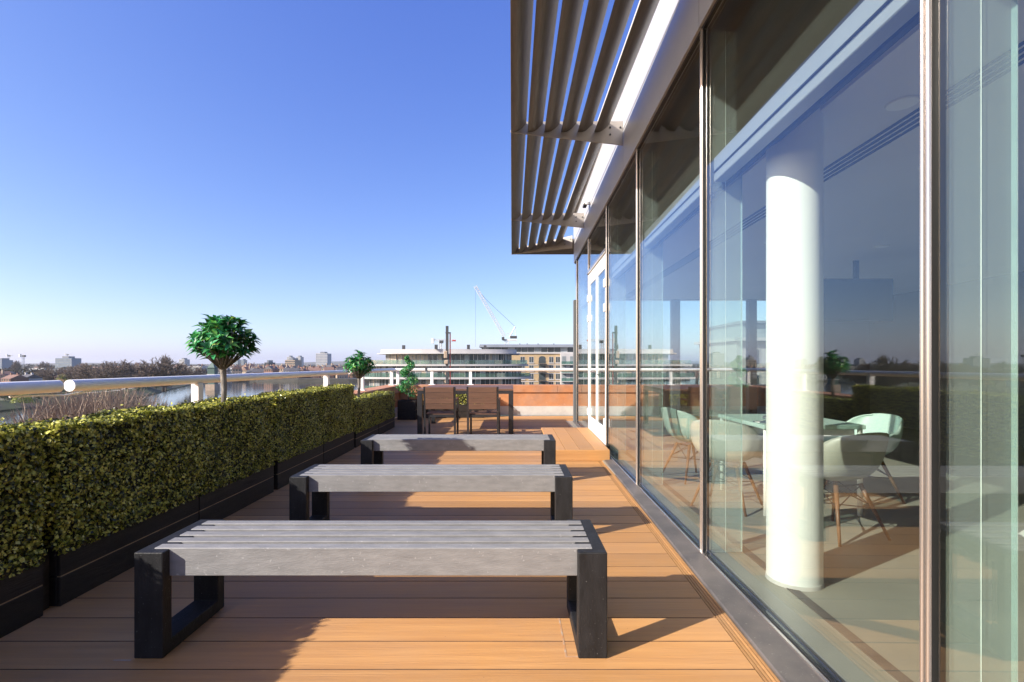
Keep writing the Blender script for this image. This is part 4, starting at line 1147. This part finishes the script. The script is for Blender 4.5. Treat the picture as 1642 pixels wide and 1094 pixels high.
bare_tree(266, 262, 566, 26, 3, 'slender bare poplar rising inside the broad bare tree')
bare_tree(186, 290, 575.5, 76, 1, 'rounded bare tree left of the broad tree with the poplar')
bare_tree(150, 300, 581, 60, 2, 'low bare tree between rounded tree and rail gap')
bare_tree(122, 320, 584, 60, 1, 'low bare tree just above the gap between the handrails')
bare_tree(84, 330, 587, 46, 0, 'small bare tree above the end of the near handrail')
bare_tree(26, 600, 576.5, 18, 3, 'distant bare poplar clump beside the thin crane', GZ)
bare_tree(73, 640, 578.5, 22, 2, 'distant bare tree left of the blue grey block', GZ)
bare_tree(305, 330, 583, 50, 2, 'low bare tree between the broad tree and the bridge tower')
bare_tree(225, 330, 586, 40, 1, 'small bare tree behind the two large bare trees')

def bush(loc, r_, h, m_, label, n_=700, size=.5, seed=1):
    rg = np.random.default_rng(seed); t_ = thing('round_bush', label, 'bush', loc)
    v = rg.normal(size=(n_, 3)); v /= np.linalg.norm(v, axis=1)[:, None]; v[:, 2] = np.abs(v[:, 2])
    P = v * np.array([r_, r_, h]) * rg.uniform(.75, 1.05, n_)[:, None] * (1 + .15 * np.sin(v[:, :1] * 5 + 1))
    V, F = leaf_cloud(P, v, size, .6, .6, rg); obj('foliage', mesh_np('foliage', V, F, m_), t_)
    MB().tube([(0, 0, -.5), (0, 0, h * .6)], .12, 6).build('stem', M['twig'], t_)
x, y = ground_at(203, 616, -12.8); bush((x, 300, -12.8), 4.2, 7, M['catkin'], 'round yellow green tree among the bare trees', seed=2)
x, y = ground_at(35, 646, -12.8); bush((x, y, -12.8), 3.0, 3.2, M['catkin'], 'round green bush beside the far towpath', seed=3)
for j, (px, py, rr) in enumerate([(8, 641, 3), (60, 640, 3.4), (78, 636, 3), (20, 638, 2.6), (48, 634, 3), (95, 632, 4)]):
    x, y = ground_at(px, py, -12.8)
    bush((x, y, -12.8), rr, rr * .9, M['evergreen'], ['dark shrub at the picture edge above the towpath', 'dark shrub behind the towpath below the near handrail', 'dark shrub under the end of the near handrail', 'small dark shrub left of the round green bush', 'dark shrub behind the round green bush', 'dark shrub below the gap in the handrail'][j], seed=10 + j)

# tall reddish twigs of a tree growing just outside the parapet
tw = thing('bare_shrub', 'mass of reddish bare twigs rising just outside the left handrail', 'shrub', (-10.75, 13.0, GZ))
V, F = [], []
rd = random.Random(21)
for k in range(1500):
    a = rd.uniform(0, 6.28); r0 = math.sqrt(rd.random())
    bx_, by_ = math.cos(a) * r0 * 1.9, math.sin(a) * r0 * 1.6
    topz = (0.78 - .75 * r0 ** 2.2) + rd.uniform(-.55, 0) - GZ
    base = Vector((bx_ * .55, by_ * .55, topz - rd.uniform(1.8, 2.8))); tip = Vector((bx_ * 1.05 + rd.gauss(0, .10), by_ * 1.05 + rd.gauss(0, .1), topz))
    mid = base.lerp(tip, .55) + Vector((rd.gauss(0, .06), rd.gauss(0, .06), 0))
    for (p, q, ra, rb) in ((base, mid, .013, .009), (mid, tip, .009, .004)):
        d_ = (q - p).normalized(); s_ = d_.cross(Vector((.3, .9, .2))).normalized(); s2 = d_.cross(s_); o = len(V)
        for c in (s_, s2 * .87 - s_ * .5, -s2 * .87 - s_ * .5): V.append(tuple(p + c * ra))
        for c in (s_, s2 * .87 - s_ * .5, -s2 * .87 - s_ * .5): V.append(tuple(q + c * rb))
        F += [(o, o + 1, o + 4, o + 3), (o + 1, o + 2, o + 5, o + 4), (o + 2, o, o + 3, o + 5)]
    if k % 3 == 0:
        for e in range(2):
            f = rd.uniform(.2, .8); p = mid.lerp(tip, f); q = p + Vector((rd.gauss(0, .16), rd.gauss(0, .16), rd.uniform(.15, .4)))
            o = len(V); V += [tuple(p + Vector((.006, 0, 0))), tuple(p - Vector((.006, 0, 0))), tuple(p + Vector((0, .006, 0))), tuple(q), tuple(q + Vector((.002, 0, 0))), tuple(q + Vector((0, .002, 0)))]
            F += [(o, o + 1, o + 3, o + 4), (o + 1, o + 2, o + 5, o + 3), (o + 2, o, o + 4, o + 5)]
obj('crown', mesh_np('crown', np.array(V), np.array(F), M['twig_red']), tw)
tk = MB()
tk.tube([(0, 0, 0), (.1, .1, 6), (0, 0, 13)], [.28, .22, .12], 8)
for k in range(14):
    a = k * 2.4; rr = .3 + .06 * k
    tk.tube([(0, 0, 11 + k * .1), (math.cos(a) * rr * .5, math.sin(a) * rr * .5, 13), (math.cos(a) * rr, math.sin(a) * rr, 15)], [.07, .05, .02], 5)
tk.build('trunk', M['twig'], tw)

# ------------------------------------------------------------------ houses across the river
def house_mesh(name, w, dp, h, rh, wall_m, roof_m, seed):
    rd = random.Random(seed); m_ = MB()
    m_.box(-w / 2, w / 2, -dp / 2, dp / 2, -.5, h, 0)
    gab = rd.random() < .45
    if gab: m_.prism([(-w / 2 - .2, -dp / 2 - .3, h), (w / 2 + .2, -dp / 2 - .3, h), (0, -dp / 2 - .3, h + rh)], (0, dp + .6, 0), 1)
    else: m_.prism([(-w / 2 - .3, -dp / 2 - .3, h), (-w / 2 - .3, dp / 2 + .3, h), (-w / 2 - .3, 0, h + rh)], (w + .6, 0, 0), 1)
    for cx in (-w * .36, w * .33): m_.box(cx - .45, cx + .45, -.5, .5, h + rh * .3, h + rh + 1.3, 0)
    for z in np.arange(1.6, h - .8, 2.9):
        for x in np.arange(-w / 2 + 1.3, w / 2 - .8, 2.3):
            m_.box(x - .55, x + .55, -dp / 2 - .05, -dp / 2 + .02, z - .7, z + .8, 2)
    return m_.mesh(name, [wall_m, roof_m, M['far_glass']])
HK = [('house', 'red brick house with slate roof in the far riverside town', 'red', M['red_brick'], M['slate']),
      ('house', 'tan brick house with clay tile roof in the far riverside town', 'tan', M['tan_brick'], M['tile']),
      ('house', 'white painted house with slate roof in the far riverside town', 'white', M['far_white'], M['slate']),
      ('house', 'red brick house with clay tile roof in the far riverside town', 'tile', M['red_brick'], M['tile']),
      ('house', 'tan brick house with slate roof in the far riverside town', 'tan slate', M['tan_brick'], M['slate'])]
HM = [[house_mesh('house', 7 + s_ * 2, 9, 6.0 + 2.6 * (s_ % 2) + (2.5 if k == 1 else 0), 3.2, wm, rm, k * 7 + s_) for s_ in range(3)] for k, (_, _, _, wm, rm) in enumerate(HK)]
rd = random.Random(5)
def place_house(x, y, k, zb):
    nm, lb, g, _, _ = HK[k]
    o = obj('house', HM[k][rd.randrange(3)]); o.location = (x, y, zb); o.rotation_euler = (0, 0, rd.uniform(-.5, .5)); s_ = rd.uniform(.9, 1.2); o.scale = (s_, s_, s_)
    tag(o, lb, 'house', g + ' houses of the far riverside town')
for row, (d, x0, x1, n_) in enumerate([(512, 352, 560, 19), (545, 360, 600, 20), (590, 330, 560, 20), (650, 300, 580, 20), (730, 250, 600, 22), (840, 180, 600, 22), (980, 30, 590, 26)]):
    for i in range(n_):
        px = x0 + (x1 - x0) * (i + rd.uniform(.2, .8)) / n_
        place_house((px - HX) * d / FPX, d + rd.uniform(-14, 14), rd.choice([0, 0, 1, 2, 3, 4, 4]), GZ + (2.6 if d < 530 else 0.5 + row * .5))
near_h = [(0, 597, 300, 1, 'tan brick house with broad tiled roof at the left edge above the handrail'), (24, 600, 290, 3, 'red roofed house left of the pale gable above the handrail'),
          (47, 600, 300, 2, 'white gabled house with dark roof above the near handrail'), (106, 600, 330, 3, 'red tiled house behind the gap in the handrail'), (10, 590, 420, 0, 'dark red brick house at the left edge behind the tiled roof')]
for px, py, d, k, lb in near_h:
    o = obj('house', HM[k][1]); o.location = ((px - HX) * d / FPX, d, GZ + 2.6); o.rotation_euler = (0, 0, rd.uniform(-.4, .4)); o.scale = (.95, .95, .72); tag(o, lb, 'house')

# woods that read as one brown mass between and beyond the houses
rgw = np.random.default_rng(4)
def woods(name, label, spots, m_, size, per):
    Ps, Ns = [], []
    for (x, y, r_, h, zb) in spots:
        v = rgw.normal(size=(per, 3)); v /= np.linalg.norm(v, axis=1)[:, None]
        Ps.append(np.array([x, y, zb + h * .55]) + v * np.array([r_, r_, h * .48]) * rgw.uniform(.6, 1.05, per)[:, None]); Ns.append(v)
    V, F = leaf_cloud(np.concatenate(Ps), np.concatenate(Ns), size, .35, .8, rgw)
    o = obj(name, mesh_np(name, V, F, m_)); o['kind'] = 'stuff'; tag(o, label, 'trees'); return o
M['wood_far'] = leaf_mat('winter_woodland', [(0, (0.055, 0.042, 0.032)), (.6, (0.085, 0.066, 0.048)), (1, (0.075, 0.082, 0.04))], rough=.9, trans=.1, spec=.1)
sp = []
for i in range(300):
    d = rd.choice([420, 560, 600, 700, 800, 900, 1000, 1150, 1300]) + rd.uniform(-30, 30); px = rd.uniform(-60, 640)
    if d < 500: px = rd.uniform(-60, 230)
    sp.append(((px - HX) * d / FPX, d, rd.uniform(5, 10), rd.uniform(7, 13) * (1 if d < 900 else 1.25), GZ + 1))
woods('woodland', 'brown winter woodland spread through the far town', sp, M['wood_far'], 3.0, 130)
sp = []
for i in range(420):
    d = rd.uniform(1300, 2600); px = rd.uniform(-200, 1800)
    sp.append(((px - HX) * d / FPX, d, rd.uniform(14, 34), rd.uniform(10, 17), GZ))
woods('far_woodland', 'hazy belt of woodland along the horizon', sp, M['wood_far'], 7.0, 40)
sp = []
for p in dense(river_left[1:], 9):
    sp.append((p[0] - rd.uniform(3, 9), p[1], rd.uniform(1.5, 3.2), rd.uniform(1.5, 3.5), GZ + 2.2))
woods('bank_scrub', 'dark scrub growing along the grassy river bank', sp, M['evergreen'], .9, 60)

# ------------------------------------------------------------------ air between here and the horizon
m_haze = bpy.data.materials.new('thin_haze')
t, n, l = nt(m_haze)
n.remove(n['Principled BSDF'])
pv = n.new('ShaderNodeVolumePrincipled')
pv.inputs['Color'].default_value = (0.86, 0.91, 1.0, 1); pv.inputs['Density'].default_value = 0.00009; pv.inputs['Anisotropy'].default_value = 0.2
l.new(pv.outputs[0], n['Material Output'].inputs['Volume'])
hz = MB().box(-9500, 9500, -9500, 9500, GZ - 2.0, 75.0).build('haze', m_haze); hz['kind'] = 'stuff'
tag(hz, 'thin pale haze over the far town', 'haze')
